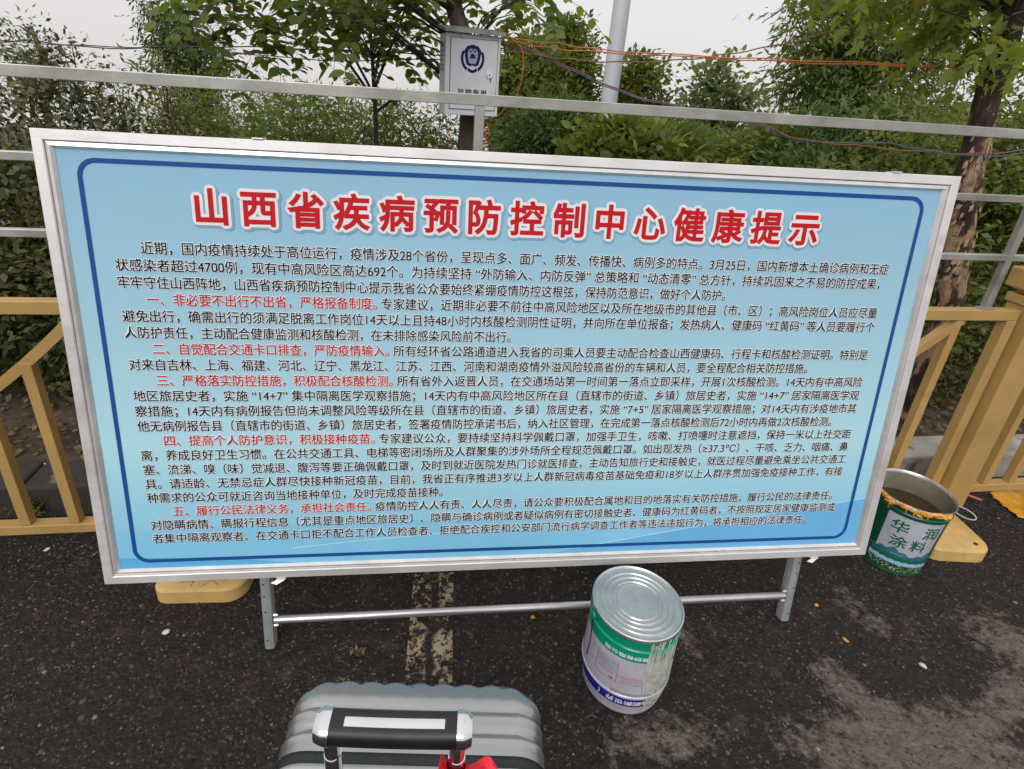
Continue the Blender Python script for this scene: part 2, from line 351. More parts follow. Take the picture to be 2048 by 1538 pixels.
# loose gravel, flush aggregate
def stones(name, N, region, smin, smax, mat_, emb=.35, dens=None, label=None, tintr=(0, 1), flat=.55):
    P = []
    while len(P) < N:
        x = RS.uniform(region[0], region[1]); y = RS.uniform(region[2], region[3])
        if dens is not None and RS.rand() > dens(x, y): continue
        P.append((x, y))
    P = np.array(P)
    base = np.array([(1, 0, 0), (.5, .87, 0), (-.5, .87, 0), (-1, 0, 0), (-.5, -.87, 0), (.5, -.87, 0), (.35, .3, 1), (-.4, .1, .95), (.1, -.45, .9)], float)
    tris = np.array([(0, 1, 6), (1, 2, 6), (2, 7, 6), (2, 3, 7), (3, 4, 7), (4, 8, 7), (4, 5, 8), (5, 0, 8), (0, 6, 8), (6, 7, 8)])
    s = RS.uniform(smin, smax, N) * (.5 + RS.rand(N) ** 2); ang = RS.uniform(0, 2 * PI, N); asp = RS.uniform(.55, 1, N)
    B = base[None] * (1 + RS.uniform(-.22, .22, (N, 9, 3))); B[:, :, 1] *= asp[:, None]; B *= s[:, None, None]; B[:, :, 2] *= flat
    c_, s_ = np.cos(ang)[:, None], np.sin(ang)[:, None]
    X = B[:, :, 0] * c_ - B[:, :, 1] * s_ + P[:, :1]; Y = B[:, :, 0] * s_ + B[:, :, 1] * c_ + P[:, 1:]
    Z = B[:, :, 2] - (s * flat * emb)[:, None] + .0012
    V = np.stack([X, Y, Z], 2).reshape(-1, 3)
    Fi = (tris[None] + (np.arange(N) * 9)[:, None, None]).reshape(-1)
    t = np.repeat(RS.uniform(tintr[0], tintr[1], N), 9)
    return tag(np_mesh(name, V, Fi, 3, mat_, tint=t), kind='stuff', label=label)
def tintmat(name, stops, rough=.8):
    m, n, p = newmat(name); a = n.nodes.new('ShaderNodeAttribute'); a.attribute_name = 'tint'
    r = ramp(n, stops); n.links.new(a.outputs['Fac'], r.inputs[0])
    x = noise(n, 120, 3); mm = n.nodes.new('ShaderNodeMixRGB'); mm.blend_type = 'MULTIPLY'; mm.inputs[0].default_value = .5
    n.links.new(r.outputs[0], mm.inputs[1]); n.links.new(x.outputs['Fac'], mm.inputs[2])
    n.links.new(mm.outputs[0], p.inputs['Base Color']); p.inputs['Roughness'].default_value = rough; return m
M_stone = tintmat('aggregate_stones', [(0, (.022, .018, .016)), (.55, (.060, .048, .040)), (.93, (.11, .088, .070)), (1, (.30, .25, .19))])
def dgr(x, y):
    return .35 + .65 * max(0, min(1, (1.75 - y) / .9)) * (.55 + .45 * math.sin(3.1 * x + 2 * math.sin(2.3 * y)))
stones('gravel', 12000, (-2.1, 3.0, .62, 2.35), .0028, .0066, M_stone, dens=dgr)
stones('gravel', 1800, (-1.6, 2.4, .62, 1.7), .0045, .0085, M_stone, dens=dgr, flat=.35, emb=.5, tintr=(.1, .85))
stones('gravel', 5000, (-2.2, 3.0, 1.45, 2.5), .002, .0055, M_stone, dens=lambda x, y: math.exp(-abs(y - (1.79 + .158 * x)) / .09) + .05, emb=.2)
# dry straw, twigs and crumbs on the asphalt
mb = MB()
for i in range(170):
    x, y = random.uniform(-1.8, 2.6), random.uniform(.8, 2.0); a = random.uniform(0, PI); l = random.uniform(.008, .035)
    mb.tube([(x, y, .003), (x + math.cos(a) * l * .5, y + math.sin(a) * l * .5, .006), (x + math.cos(a + .4) * l, y + math.sin(a + .4) * l, .003)], .0006, 4)
M_straw = mat('dry_straw', (.30, .22, .12), .8, 0, .3, 30)
tag(mb.build('straw_bits', M_straw), kind='stuff')

def pebble(name, px, py, sx_, sy_, sz_, m, label, cat, group=None, rot=0):
    bm = bmesh.new(); bmesh.ops.create_icosphere(bm, subdivisions=2, radius=1)
    rnd = random.Random(px)
    for v in bm.verts:
        k = 1 + rnd.uniform(-.13, .13); v.co = Vector((v.co.x * sx_ * k, v.co.y * sy_ * k, v.co.z * sz_ * k))
    me = bpy.data.meshes.new(name); bm.to_mesh(me); bm.free(); o = link(name, me, m); smooth(me)
    g = gz(px, py); o.location = (g.x, g.y, sz_ * .8); o.rotation_euler = (0, 0, rot); tag(o, label, cat, group); return o
M_peb = mat('pale_stone', (.62, .58, .50), .7, 0, .15, 60, .3, 200)
M_ycr = mat('orange_paint_crumb', (.62, .30, .03), .5, 0, .2, 60)
pebble('pebble', 333, 1266, .013, .009, .007, M_peb, 'small white pebble on dark asphalt left of the folding stand leg', 'pebble', rot=.5)
pebble('pebble', 1845, 1333, .012, .008, .006, M_peb, 'small white pebble on the asphalt in the right foreground', 'pebble', rot=2.3)
pebble('pebble', 95, 1100, .012, .007, .005, M_peb, 'tiny pale stone on the asphalt below the left railing', 'pebble', rot=1)
pebble('paint_crumb', 1632, 1211, .008, .007, .005, M_ycr, 'round orange paint crumb just right of the stand foot', 'paint crumb')
pebble('paint_crumb', 1690, 1281, .012, .006, .005, M_ycr, 'elongated yellow paint crumb on the asphalt in front of the stand foot', 'paint crumb', rot=2.2)
pebble('paint_crumb', 1065, 1236, .008, .007, .006, M_ycr, 'orange paint crumb under the crossbar between the worn line and the bucket', 'paint crumb')

# ------------------------------------------------------------------ ochre guardrail with galvanised extension
PS = .062
def gold_panel(s0, s1, name_label):
    p = fp(s0); root = empty('railing_section', p, (0, 0, TF), name_label, 'railing', 'ochre railing sections along the kerb')
    W_ = s1 - s0
    MB().box(0, W_, -.02, .02, .985, 1.03, b=.003).build('top_rail', M_gold, root)
    MB().box(0, W_, -.022, .022, .105, .145, b=.003).build('bottom_rail', M_gold, root)
    for x in (0, W_ - .045): MB().box(x, x + .045, -.0215, .0215, .146, .984, b=.003).build('stile', M_gold, root)
    Lh = (W_ - .09) / 2 - .20; cx = W_ / 2
    zf = lambda x: .34 + .645 * (abs(x - cx) / Lh) ** 2.0
    pts = []
    for i in range(41):
        x = cx - Lh + 2 * Lh * i / 40; pts.append((x, zf(x)))
    mbs = MB(); h = .017
    vs = []; fs = []
    for i, (x, z) in enumerate(pts):
        j0, j1 = max(0, i - 1), min(40, i + 1); dx, dz = pts[j1][0] - pts[j0][0], pts[j1][1] - pts[j0][1]; l = math.hypot(dx, dz); nx_, nz_ = -dz / l * h, dx / l * h
        vs += [(x - nx_, -.016, z - nz_), (x + nx_, -.016, z + nz_), (x + nx_, .016, z + nz_), (x - nx_, .016, z - nz_)]
    for i in range(40):
        for k in range(4): fs.append((i * 4 + k, i * 4 + (k + 1) % 4, i * 4 + 4 + (k + 1) % 4, i * 4 + 4 + k))
    mbs.add(vs, fs).build('curved_rail', M_gold, root)
    return root, zf, cx, Lh
def bars(info, xs_):
    root, zf, cx, Lh = info
    for x in xs_:
        z1 = min(zf(x) + (.004 if abs(x - cx) < Lh else 0), .985) - (0 if abs(x - cx) < Lh else .0)
        MB().box(x - .0175, x + .0175, -.0175, .0175, .147, z1, b=.002).build('bar', M_gold, root)
SL, SR = -.74, 2.505
PW = .062
pM = gold_panel(SL + PW + .012, SR - PW - .012, 'middle ochre railing panel with curved rail, mostly hidden behind the notice board')
wM = (SR - SL) - 2 * (PW + .012); b0 = wM - .265
bars(pM, [b0 - .155 * i for i in range(18) if b0 - .155 * i > .1])
pL = gold_panel(SL - PW - .012 - wM, SL - PW - .012, 'ochre railing panel at the left edge of the photo beside the notice board')
bars(pL, [wM - .435 - .165 * i for i in range(15) if wM - .435 - .165 * i > .1] + [wM - .27])
pR = gold_panel(SR + PW + .012, SR + PW + .012 + wM, 'ochre railing panel at the right edge beyond the square capped post')
bars(pR, [.115 + .145 * i for i in range(17)])
def gold_post(s, label, padrot=0, pad=(0, -.17, .12, .21)):
    root = empty('railing_post', fp(s), (0, 0, TF), label, 'railing post', 'square ochre railing posts')
    MB().box(-PW, PW, -PW, PW, .05, 1.045, b=.006).build('post', M_gold, root)
    MB().box(-PW - .008, PW + .008, -PW - .008, PW + .008, 1.046, 1.085, b=.005).build('collar', M_gold, root)
    MB().box(-PW + .01, PW - .01, -PW + .01, PW - .01, 1.086, 1.105, b=.004).build('neck', M_gold, root)
    mbq = MB(); mbq.box(-PW - .022, PW + .022, -PW - .022, PW + .022, 1.106, 1.19, b=.008)
    mbq.build('cap', M_gold, root)
    return root
po = gold_post(SR, 'square ochre railing post with cap behind the open green bucket')
gold_post(SL, 'ochre railing post hidden behind the left part of the notice board')
def base_pad(c, rot, wx, wy, label, marks=False):
    root = empty('post_base', (c[0], c[1], 0), (0, 0, rot), label, 'post base', 'rounded ochre base blocks on the asphalt')
    poly = []
    r = .07
    for (cx_, cy_, a0, rr) in ((wx - r, -wy + r, -90, r), (wx - .03, wy - .03, 0, .03), (-wx + .03, wy - .03, 90, .03), (-wx + .045, -wy + .045, 180, .045)):
        for k in range(8):
            a = math.radians(a0 + 90 * k / 7); poly.append((cx_ + rr * math.cos(a), cy_ + rr * math.sin(a)))
    mbp = MB(); n_ = len(poly)
    ins = lambda q, d_: [(x * (1 - d_ / wx), y * (1 - d_ / wy)) for x, y in q]
    mbp.prism(poly, .0, .052)
    p2 = ins(poly, .004); p3 = ins(poly, .012)
    vs = [(x, y, .052) for x, y in poly] + [(x, y, .0595) for x, y in p2] + [(x, y, .063) for x, y in p3]
    fs = [(i, (i + 1) % n_, (i + 1) % n_ + n_, i + n_) for i in range(n_)] + [(i + n_, (i + 1) % n_ + n_, (i + 1) % n_ + 2 * n_, i + 2 * n_) for i in range(n_)] + [tuple(range(2 * n_, 3 * n_))]
    mbp.add(vs, fs)
    mbp.build('block', M_goldpad, root, sm=True)
    if marks:
        M_mark = mat('pencil_marks', (.38, .24, .08), .7)
        mk = MB()
        def stroke(pp): 
            mk.tube([(x, y, .0632) for x, y in pp], .0016, 4)
        ox, oy = -.02, -.182
        stroke([(ox - .02, oy + .03), (ox - .045, oy), (ox, oy + .004)]); stroke([(ox - .008, oy + .022), (ox - .004, oy - .018)])
        stroke([(ox + .035, oy + .02), (ox + .085, oy - .012)]); stroke([(ox + .075, oy + .028), (ox + .03, oy - .02)])
        mk.build('scrawled_mark', M_mark, root)['kind'] = 'stuff'
    mo = MB(); mo.tube([(wx * .55, -wy * .78, .0634), (wx * .55, -wy * .78, .066)], .008, 10); mo.build('bolt_hole', M_black, root)
    return root
base_pad((-.995, 1.585), .10, .155, .215, 'ochre base block peeking out below the left part of the notice board', True)
base_pad((2.045, 2.00), .02, .135, .19, 'ochre base block on the asphalt right of the open green bucket')

# galvanised extension frame on top of the railing
gal = empty('safety_rail_frame', fp(0), (0, 0, TF), 'galvanised steel safety rail frame mounted above the ochre railing', 'safety rail')
MB().box(-9, 9, -.016, .016, 1.668, 1.70, b=.002).build('top_rail', M_galv, gal)
MB().box(-9, 9, -.0115, .0115, 1.451, 1.476, b=.002).build('rail', M_galv, gal)
MB().box(-9, 9, -.0115, .0115, 1.230, 1.254, b=.002).build('rail', M_galv, gal)
for s in (-3.96, -1.883, .197, 2.277, 4.357):
    MB().box(s - .0145, s + .0145, -.0125, .0125, 1.033, 1.667, b=.002).build('upright', M_galv, gal)
    MB().box(s - .03, s + .03, -.019, .019, 1.0305, 1.0345).build('foot_plate', M_galv, gal)

# ------------------------------------------------------------------ notice board
PHI, TH = .1513, .1312
N_ = Vector((-math.sin(TH), math.cos(TH), 0)); VV = Vector((0, 0, 1)) * math.cos(PHI) + N_ * math.sin(PHI)
bc = Vector((.1129, 1.4281, .933)); t0 = bc.z / VV.z; base = bc - VV * t0
BW, BH, BZ = 2.48, 1.2779, t0
board = empty('notice_board', base, (-PHI, 0, TH), 'large light blue health notice board with red Chinese title in an aluminium frame', 'notice board')
hw, hh = BW / 2, BH / 2
def ring_frame(profile, name, m):
    """mitred frame: profile list of (inset, depth) going round the rectangle"""
    bars_ = []
    for side in range(4):
        mbx = MB(); vs = []; n_ = len(profile)
        cs = [(-1, 1), (1, 1), (1, -1), (-1, -1)]
        A, B = cs[side], cs[(side + 1) % 4]
        for S in (A, B):
            for (i, dp) in profile: vs.append((S[0] * (hw - i), dp, BZ + S[1] * (hh - i)))
        fs = [(k, (k + 1) % n_, (k + 1) % n_ + n_, k + n_) for k in range(n_)]
        fs += [tuple(range(n_)), tuple(range(n_, 2 * n_))[::-1]]
        mbx.add(vs, fs); o = mbx.build(name, m, board); bars_.append(o)
    return bars_
ring_frame([(0, 0), (.0015, -.0015), (.024, -.0015), (.0255, 0), (.0265, .010), (.0265, .028), (0, .028)], 'frame_bar', M_alu)
ring_frame([(.0268, .013), (.0275, .004), (.037, .002), (.0425, .0105), (.0425, .016), (.0268, .016)], 'inner_lip', M_alu_in)

def panel_mat():
    m, n, p = newmat('blue_print')
    t = n.nodes.new('ShaderNodeTexCoord'); sp = n.nodes.new('ShaderNodeSeparateXYZ'); n.links.new(t.outputs['Object'], sp.inputs[0])
    mr = n.nodes.new('ShaderNodeMapRange'); mr.inputs['From Min'].default_value = BZ - .6; mr.inputs['From Max'].default_value = BZ + .6
    n.links.new(sp.outputs['Z'], mr.inputs['Value'])
    r = ramp(n, [(0, (.15, .41, .70)), (.12, (.27, .58, .76)), (.34, (.41, .68, .77)), (.60, (.35, .59, .71)), (1, (.26, .49, .67))])
    n.links.new(mr.outputs[0], r.inputs[0]); n.links.new(r.outputs[0], p.inputs['Base Color'])
    x = noise(n, 3, 3); q = n.nodes.new('ShaderNodeMapRange'); q.inputs['To Min'].default_value = .33; q.inputs['To Max'].default_value = .5
    n.links.new(x.outputs['Fac'], q.inputs[0]); n.links.new(q.outputs[0], p.inputs['Roughness'])
    y = noise(n, 5, 2); bp = n.nodes.new('ShaderNodeBump'); bp.inputs['Strength'].default_value = .12; bp.inputs['Distance'].default_value = .01
    n.links.new(y.outputs['Fac'], bp.inputs['Height']); n.links.new(bp.outputs[0], p.inputs['Normal'])
    p.inputs['Specular IOR Level'].default_value = .2
    return m
YP = .012
PM = wear(wear(panel_mat(), (.30, .36, .38), 2.2, .46, .75, .16), (.42, .42, .38), 160, .70, .76, .35, detail=2)
panel = MB().box(-hw + .04, hw - .04, YP, YP + .006, BZ - hh + .04, BZ + hh - .04).build('panel', PM, board)
def flat(name, col, rough=.5): return mat(name, col, rough, 0, .03, 4, rvar=.04, spec=.16)
# printed wave bands
def band(name, top, bot, col, off):
    n_ = len(top); vs = [(u, YP - off, BZ + v) for u, v in top] + [(u, YP - off, BZ + v) for u, v in bot]
    MB().add(vs, [(i + n_, i + n_ + 1, i + 1, i) for i in range(n_ - 1)]).build(name, flat(name + '_ink', col), panel)
def curve(f, u0=-1.1975, u1=1.1975, n_=60): return [(u0 + (u1 - u0) * i / n_, f(u0 + (u1 - u0) * i / n_)) for i in range(n_ + 1)]
bt = -.5985
w1 = lambda u: -.478 + .02 * math.sin((u + 1.2) * 1.9) - .055 * max(0, u + .35) ** 1.2
band('printed_wave', curve(w1, -1.1975, .9), [(u, max(bt, -.5985)) for u, _ in curve(w1, -1.1975, .9)], (.22, .55, .78), .0003)
w2 = lambda u: -.62 + .062 * (u + 1.2) ** 1.2
w3 = lambda u: -.60 + .165 * max(0, u - .1) ** .9
band('printed_wave', [(u, max(bt + .001, v)) for u, v in curve(w3, .12)], [(u, bt) for u, _ in curve(w3, .12)], (.15, .44, .74), .0006)
band('printed_wave', [(u, max(bt + .001, v)) for u, v in curve(lambda u: -.565 + .012 * math.sin(u * 3) - .10 * max(0, u + .9), -1.1975, -.3)], [(u, bt) for u, _ in curve(w1, -1.1975, -.3)], (.11, .42, .73), .0006)
for f_, a_, b2 in ((lambda u: -.545 + .07 * (u + .7) ** .8, -.7, .9), (w3, .2, 1.1975)):
    band('printed_streak', [(u, v + .0016) for u, v in curve(f_, a_, b2)], [(u, v - .0016) for u, v in curve(f_, a_, b2)], (.42, .74, .86), .0009)
# border line, rounded rectangle
def rrect(hx, hz, r, n_=8):
    o = []
    for (sx_, sz_, a0) in ((1, 1, 0), (-1, 1, 90), (-1, -1, 180), (1, -1, 270)):
        for k in range(n_ + 1):
            a = math.radians(a0 + 90 * k / n_); o.append((sx_ * (hx - r) + r * math.cos(a), sz_ * (hz - r) + r * math.sin(a)))
    return o
oo, ii = rrect(1.1555, .5775, .045), rrect(1.144, .566, .034)
n_ = len(oo)
MB().add([(x, YP - .0012, BZ + z) for x, z in oo] + [(x, YP - .0012, BZ + z) for x, z in ii], [(i, (i + 1) % n_, (i + 1) % n_ + n_, i + n_) for i in range(n_)]).build('printed_border', flat('border_ink', (.012, .075, .28)), panel)

# lettering ---------------------------------------------------------
LET = []
def lettering(text, size, offset=0.0, bevel=0.0, res=2, bres=0):
    cu = bpy.data.curves.new('t', 'FONT'); cu.body = text; cu.size = size; cu.resolution_u = res
    cu.offset = offset; cu.bevel_depth = bevel; cu.bevel_resolution = bres
    o = bpy.data.objects.new('t', cu); C.objects.link(o); LET.append(o); return o
def harvest(jobs):
    """evaluate all text curves at once; returns list of (verts, polys)"""
    bpy.context.view_layer.update(); dg = bpy.context.evaluated_depsgraph_get(); outp = []
    for o in jobs:
        e = o.evaluated_get(dg); me = e.to_mesh()
        V = np.empty(len(me.vertices) * 3, np.float32); me.vertices.foreach_get('co', V); V = V.reshape(-1, 3)
        outp.append((V, [tuple(p.vertices) for p in me.polygons])); e.to_mesh_clear()
    for o in jobs:
        cu = o.data; bpy.data.objects.remove(o); bpy.data.curves.remove(cu)
    return outp
CH = .0355
lines = [
 (1, '', '近期，国内疫情持续处于高位运行，疫情涉及28个省份，呈现点多、面广、频发、传播快、病例多的特点。3月25日，国内新增本土确诊病例和无症', 1.086),
 (0, '', '状感染者超过4700例，现有中高风险区高达692个。为持续坚持“外防输入、内防反弹”总策略和“动态清零”总方针，持续巩固来之不易的防控成果，', 1.068),
 (0, '', '牢牢守住山西阵地，山西省疾病预防控制中心提示我省公众要始终紧绷疫情防控这根弦，保持防范意识，做好个人防护。', .577),
 (1, '一、非必要不出行不出省，严格报备制度。', '专家建议，近期非必要不前往中高风险地区以及所在地级市的其他县（市、区）；高风险岗位人员应尽量', 1.081),
 (0, '', '避免出行，确需出行的须满足脱离工作岗位14天以上且持48小时内核酸检测阴性证明，并向所在单位报备；发热病人、健康码“红黄码”等人员要履行个', 1.084),
 (0, '', '人防护责任，主动配合健康监测和核酸检测，在未排除感染风险前不出行。', -.058),
 (1, '二、自觉配合交通卡口排查，严防疫情输入。', '所有经环省公路通道进入我省的司乘人员要主动配合检查山西健康码、行程卡和核酸检测证明。特别是', 1.083),
 (0, '', '对来自吉林、上海、福建、河北、辽宁、黑龙江、江苏、江西、河南和湖南疫情外溢风险较高省份的车辆和人员，要全程配合相关防控措施。', .886),
 (1, '三、严格落实防控措施，积极配合核酸检测。', '所有省外入返晋人员，在交通场站第一时间第一落点立即采样，开展1次核酸检测。14天内有中高风险', 1.085),
 (0, '', '地区旅居史者，实施“14+7”集中隔离医学观察措施；14天内有中高风险地区所在县（直辖市的街道、乡镇）旅居史者，实施“14+7”居家隔离医学观', 1.084),
 (0, '', '察措施；14天内有病例报告但尚未调整风险等级所在县（直辖市的街道、乡镇）旅居史者，实施“7+5”居家隔离医学观察措施；对14天内有涉疫地市其', 1.086),
 (0, '', '他无病例报告县（直辖市的街道、乡镇）旅居史者，签署疫情防控承诺书后，纳入社区管理，在完成第一落点核酸检测后72小时内再做2次核酸检测。', 1.008),
 (1, '四、提高个人防护意识，积极接种疫苗。', '专家建议公众，要持续坚持科学佩戴口罩，加强手卫生，咳嗽、打喷嚏时注意遮挡，保持一米以上社交距', 1.087),
 (0, '', '离，养成良好卫生习惯。在公共交通工具、电梯等密闭场所及人群聚集的涉外场所全程规范佩戴口罩。如出现发热（≥37.3℃）、干咳、乏力、咽痛、鼻', 1.087),
 (0, '', '塞、流涕、嗅（味）觉减退、腹泻等要正确佩戴口罩，及时到就近医院发热门诊就医排查，主动告知旅行史和接触史，就医过程尽量避免乘坐公共交通工', 1.090),
 (0, '', '具。请适龄、无禁忌症人群尽快接种新冠疫苗，目前，我省正有序推进3岁以上人群新冠病毒疫苗基础免疫和18岁以上人群序贯加强免疫接种工作，有接', 1.088),
 (0, '', '种需求的公众可就近咨询当地接种单位，及时完成疫苗接种。', -.244),
 (1, '五、履行公民法律义务，承担社会责任。', '疫情防控人人有责、人人尽责，请公众要积极配合属地和目的地落实有关防控措施，履行公民的法律责任。', 1.071),
 (0, '', '对隐瞒病情、瞒报行程信息（尤其是重点地区旅居史）、隐瞒与确诊病例或者疑似病例有密切接触史者、健康码为红黄码者，不按照规定居家健康监测或', 1.091),
 (0, '', '者集中隔离观察者、在交通卡口拒不配合工作人员检查者、拒绝配合疾控和公安部门流行病学调查工作者等违法违规行为，将承担相应的法律责任。', .992)]
redend = {3: -.436, 6: -.404, 8: -.394, 12: -.447, 17: -.461}
M_ink = flat('black_ink', (.004, .006, .016)); M_red = flat('red_ink', (.44, .012, .022)); M_halo = flat('white_ink', (.74, .78, .80)); M_tred = flat('title_red_ink', (.52, .010, .016)); M_wht = flat('title_white_ink', (.78, .76, .78)); M_shadow = flat('title_shadow_ink', (.22, .42, .56))
jobs = []; plan = []
for i, (ind, red, blk, uR) in enumerate(lines):
    v = .3615 - i * .04512
    u0 = -1.03 if ind else -1.096; blk = blk.replace('“', ' “').replace('”', '” ')
    segs = []
    if red: segs.append((red, u0, redend[i], M_red))
    segs.append((blk, redend[i] + .012 if red else u0, uR, M_ink))
    for (tx, a_, b2, m_) in segs:
        # A: face, B: white outline
        jobs.append(lettering(tx, CH, bevel=.00042 if m_ is M_ink else .00045, res=2)); plan.append((a_, b2, v, m_, .0019, 'body_lettering', 0))
        jobs.append(lettering(tx, CH, offset=0, bevel=.0020, res=1)); plan.append((a_, b2, v, M_halo, .0013, 'body_lettering_outline', 1))
title = '山西省疾病预防控制中心健康提示'
for k, ch in enumerate(title):
    uc = -.848 + k * (1.634 / 14)
    for (off, bev, m_, yo, du, dv, nm) in ((0, .0027, M_tred, .0042, 0, 0, 'title_character'), (0, 0, M_wht, .0030, 0, 0, 'title_character_outline'), (0, 0, M_shadow, .0018, .0035, -.0035, 'title_character_shadow')):
        jobs.append(lettering(ch, .098, offset=off, bevel=bev, res=4, bres=1)); plan.append((uc + du, None, .4715 + dv, m_, yo, nm, 3 if m_ is M_tred else 2))
res = harvest(jobs)
ref = None; JO = {}
for (V, P), (a_, b2, v, m_, yo, nm, kind) in zip(res, plan):
    V = V.copy()
    if kind in (0, 1):
        if kind == 0: ref = (V[:, 0].min(), V[:, 0].max())
        x0, x1 = ref; sc_ = (b2 - a_) / (x1 - x0)
        X = a_ + (V[:, 0] - x0) * sc_; Y = v + (V[:, 1] - CH * .37)
        Z = np.clip(V[:, 2], 0, None) * .12
    else:
        if kind == 3: tref = ((V[:, 0].min() + V[:, 0].max()) / 2,)
        X = a_ + (V[:, 0] - tref[0]) * .96; Y = v + (V[:, 1] - .098 * .38) * .98
        Z = np.clip(V[:, 2], 0, None) * .05
    co = np.stack([X, YP - yo - Z, BZ + Y], 1)
    if kind in (0, 1):
        key = 'body_lettering_outline' if kind == 1 else ('heading_lettering' if m_ is M_red else 'body_lettering')
        JO.setdefault(key, (MB(), m_))[0].add([tuple(q) for q in co.tolist()], P)
    else:
        if kind == 2:      # printed outline: the character spread evenly outwards
            w_ = .0105 if m_ is M_wht else .0122; st_ = [(0, 0)] + [(w_ * q * math.cos(2 * PI * k / nn), w_ * q * math.sin(2 * PI * k / nn)) for q, nn in ((.5, 8), (1, 24)) for k in range(nn)]
            allv = np.concatenate([co + np.array([dx, -.00001 * i_, dz]) for i_, (dx, dz) in enumerate(st_)]); nv = len(co)
            P = [tuple(a + nv * i_ for a in p) for i_ in range(len(st_)) for p in P]; co = allv
        me = bpy.data.meshes.new(nm); me.from_pydata(co.tolist(), [], P); o = link(nm, me, m_, panel)
for key, (mb_, m_) in JO.items(): mb_.build(key, m_, panel)['kind'] = 'stuff'
# clips and stand
for (u, top) in ((-.72, 1), (1.03, 1), (-.735, -1), (1.045, -1)):
    z = BZ + top * hh
    mbc = MB(); mbc.box(u - .014, u + .014, -.006, .026, z + (.0005 if top > 0 else -.004), z + (.004 if top > 0 else -.0005), b=.001)
    if top < 0: mbc.add([(u - .03, -.008, z - .012), (u - .012, -.012, z - .016), (u + .012, -.004, z - .0045), (u - .010, -.002, z - .0045)], [(0, 1, 2, 3), (3, 2, 1, 0)])
    mbc.build('clip', M_alu, board)
def to_local(P): 
    q = P - base; return Vector((q.dot(Vector((math.cos(TH), math.sin(TH), 0))), q.dot((N_ * math.cos(PHI) - Vector((0, 0, 1)) * math.sin(PHI))), q.dot(VV)))
def c_leg(u, mirror, label):
    """rolled oval leg section running in the board plane, foot on the ground"""
    leg = empty('leg', (u, .042, 0)); leg.parent = board
    prof = [(x_ * .92, y_) for x_, y_ in [(-.019, .018), (-.019, -.004), (-.015, -.012), (-.006, -.0155), (.006, -.0155), (.015, -.012), (.019, -.004), (.019, .018), (.015, .018), (.015, -.002), (.008, -.011), (-.008, -.011), (-.015, -.002), (-.015, .018)]]
    z0, z1 = .012, BZ + .45
    n2 = len(prof); vs = [(x, y, z0) for x, y in prof] + [(x, y, z1) for x, y in prof]
    fs = [(i, (i + 1) % n2, (i + 1) % n2 + n2, i + n2) for i in range(n2)] + [tuple(range(n2)), tuple(range(n2, 2 * n2))[::-1]]
    MB().add(vs, fs).build('channel', M_galv_l, leg, sm=True)
    for zz in (.155, .045, .26, .215): 
        MB().tube([(-mirror * .004, -.0155, zz), (-mirror * .004, -.0165, zz)], .0028, 8).build('bolt_hole', M_black, leg)
    for zz in (.137, .098):
        mr2 = MB(); mr2.tube([(mirror * .018, -.008, zz), (mirror * .028, -.008, zz)], .0055, 8); mr2.tube([(mirror * .028, -.008, zz), (mirror * .031, -.008, zz)], .0035, 8)
        mr2.build('rivet', M_alu_in, leg)
    MB().box(-.017, .017, -.013, .014, -.012 if mirror < 0 else 0.0, .012, b=.003).build('rubber_foot', M_black, leg)
    return leg
lf = to_local(gz(540, 1300)); rf = to_local(gz(1566, 1240))
c_leg(lf.x, 1, ''); c_leg(rf.x, -1, '')
zc = to_local(gz(900, 1300)).z
MB().tube([(lf.x + .02, .036, .118), (rf.x - .02, .036, .118)], .0125, 16).build('crossbar', M_tubeal, board, sm=True)
for xx in (lf.x, rf.x):
    MB().tube([(xx, .06, BZ + .42), (xx, .40, .075)], .012, 10).build('rear_leg', M_galv_l, board, sm=True)

# ------------------------------------------------------------------ paint buckets
def enamel(name, col, rough=.32): return mat(name, col, rough, .15, .08, 8, .05, 60, .08, coat=.2)
M_tin = mat('tinplate', (.60, .61, .60), .30, .75, .10, 14, .1, 60, .12)
M_bgreen = enamel('green_enamel', (.0, .33, .19)); M_bwhite = enamel('lilac_white_enamel', (.55, .51, .60)); M_bblue = enamel('blue_enamel', (.01, .02, .34))
M_drip = mat('dried_paint_drips', (.44, .46, .39), .7, 0, .2, 30, .5, 80)
bx, by = .4862, 1.2045
bk = empty('paint_bucket', (bx, by, 0), (0, 0, 0), 'closed white, green and blue metal paint bucket standing upside down before the notice board', 'bucket')
def brad(z):   # body radius with height (upside-down bucket, slight bead rings)
    t_ = z / .3385; return .1375 - .0075 * t_ - .016 * max(0, (.11 - z) / .11) ** 1.6
def shell(z0, z1, m, name, extra=0.0, n_=8):
    prof = []
    for i in range(n_ + 1):
        z = z0 + (z1 - z0) * i / n_; prof.append((brad(z) + extra, z))
    return MB().lathe(prof, 72).build(name, m, bk, sm=True)
MB().lathe([(.0, .004), (.114, .004), (.117, 0), (.1225, .001), (.1245, .006), (brad(.012) + .001, .012), (brad(.02), .02)], 72).build('mouth_rim', M_bwhite, bk, sm=True)
shell(.02, .045, M_bwhite, 'lower_white_band')
shell(.045, .084, M_bblue, 'blue_band')
shell(.084, .242, M_bwhite, 'white_label_band', n_=10)
MB().lathe([(brad(.085) + .0, .091), (brad(.085) + .0035, .095), (brad(.085) + .0, .099)], 72).build('bead', M_bwhite, bk, sm=True)
shell(.242, .300, M_bgreen, 'green_band')
MB().lathe([(brad(.285), .283), (brad(.285) + .004, .2875), (brad(.285) + .0005, .292)], 72).build('bead', M_bgreen, bk, sm=True)
MB().lathe([(brad(.28) - .0005, .2995), (.1315, .31), (.131, .322), (.1335, .326)], 72).build('shoulder', M_bgreen, bk, sm=True)
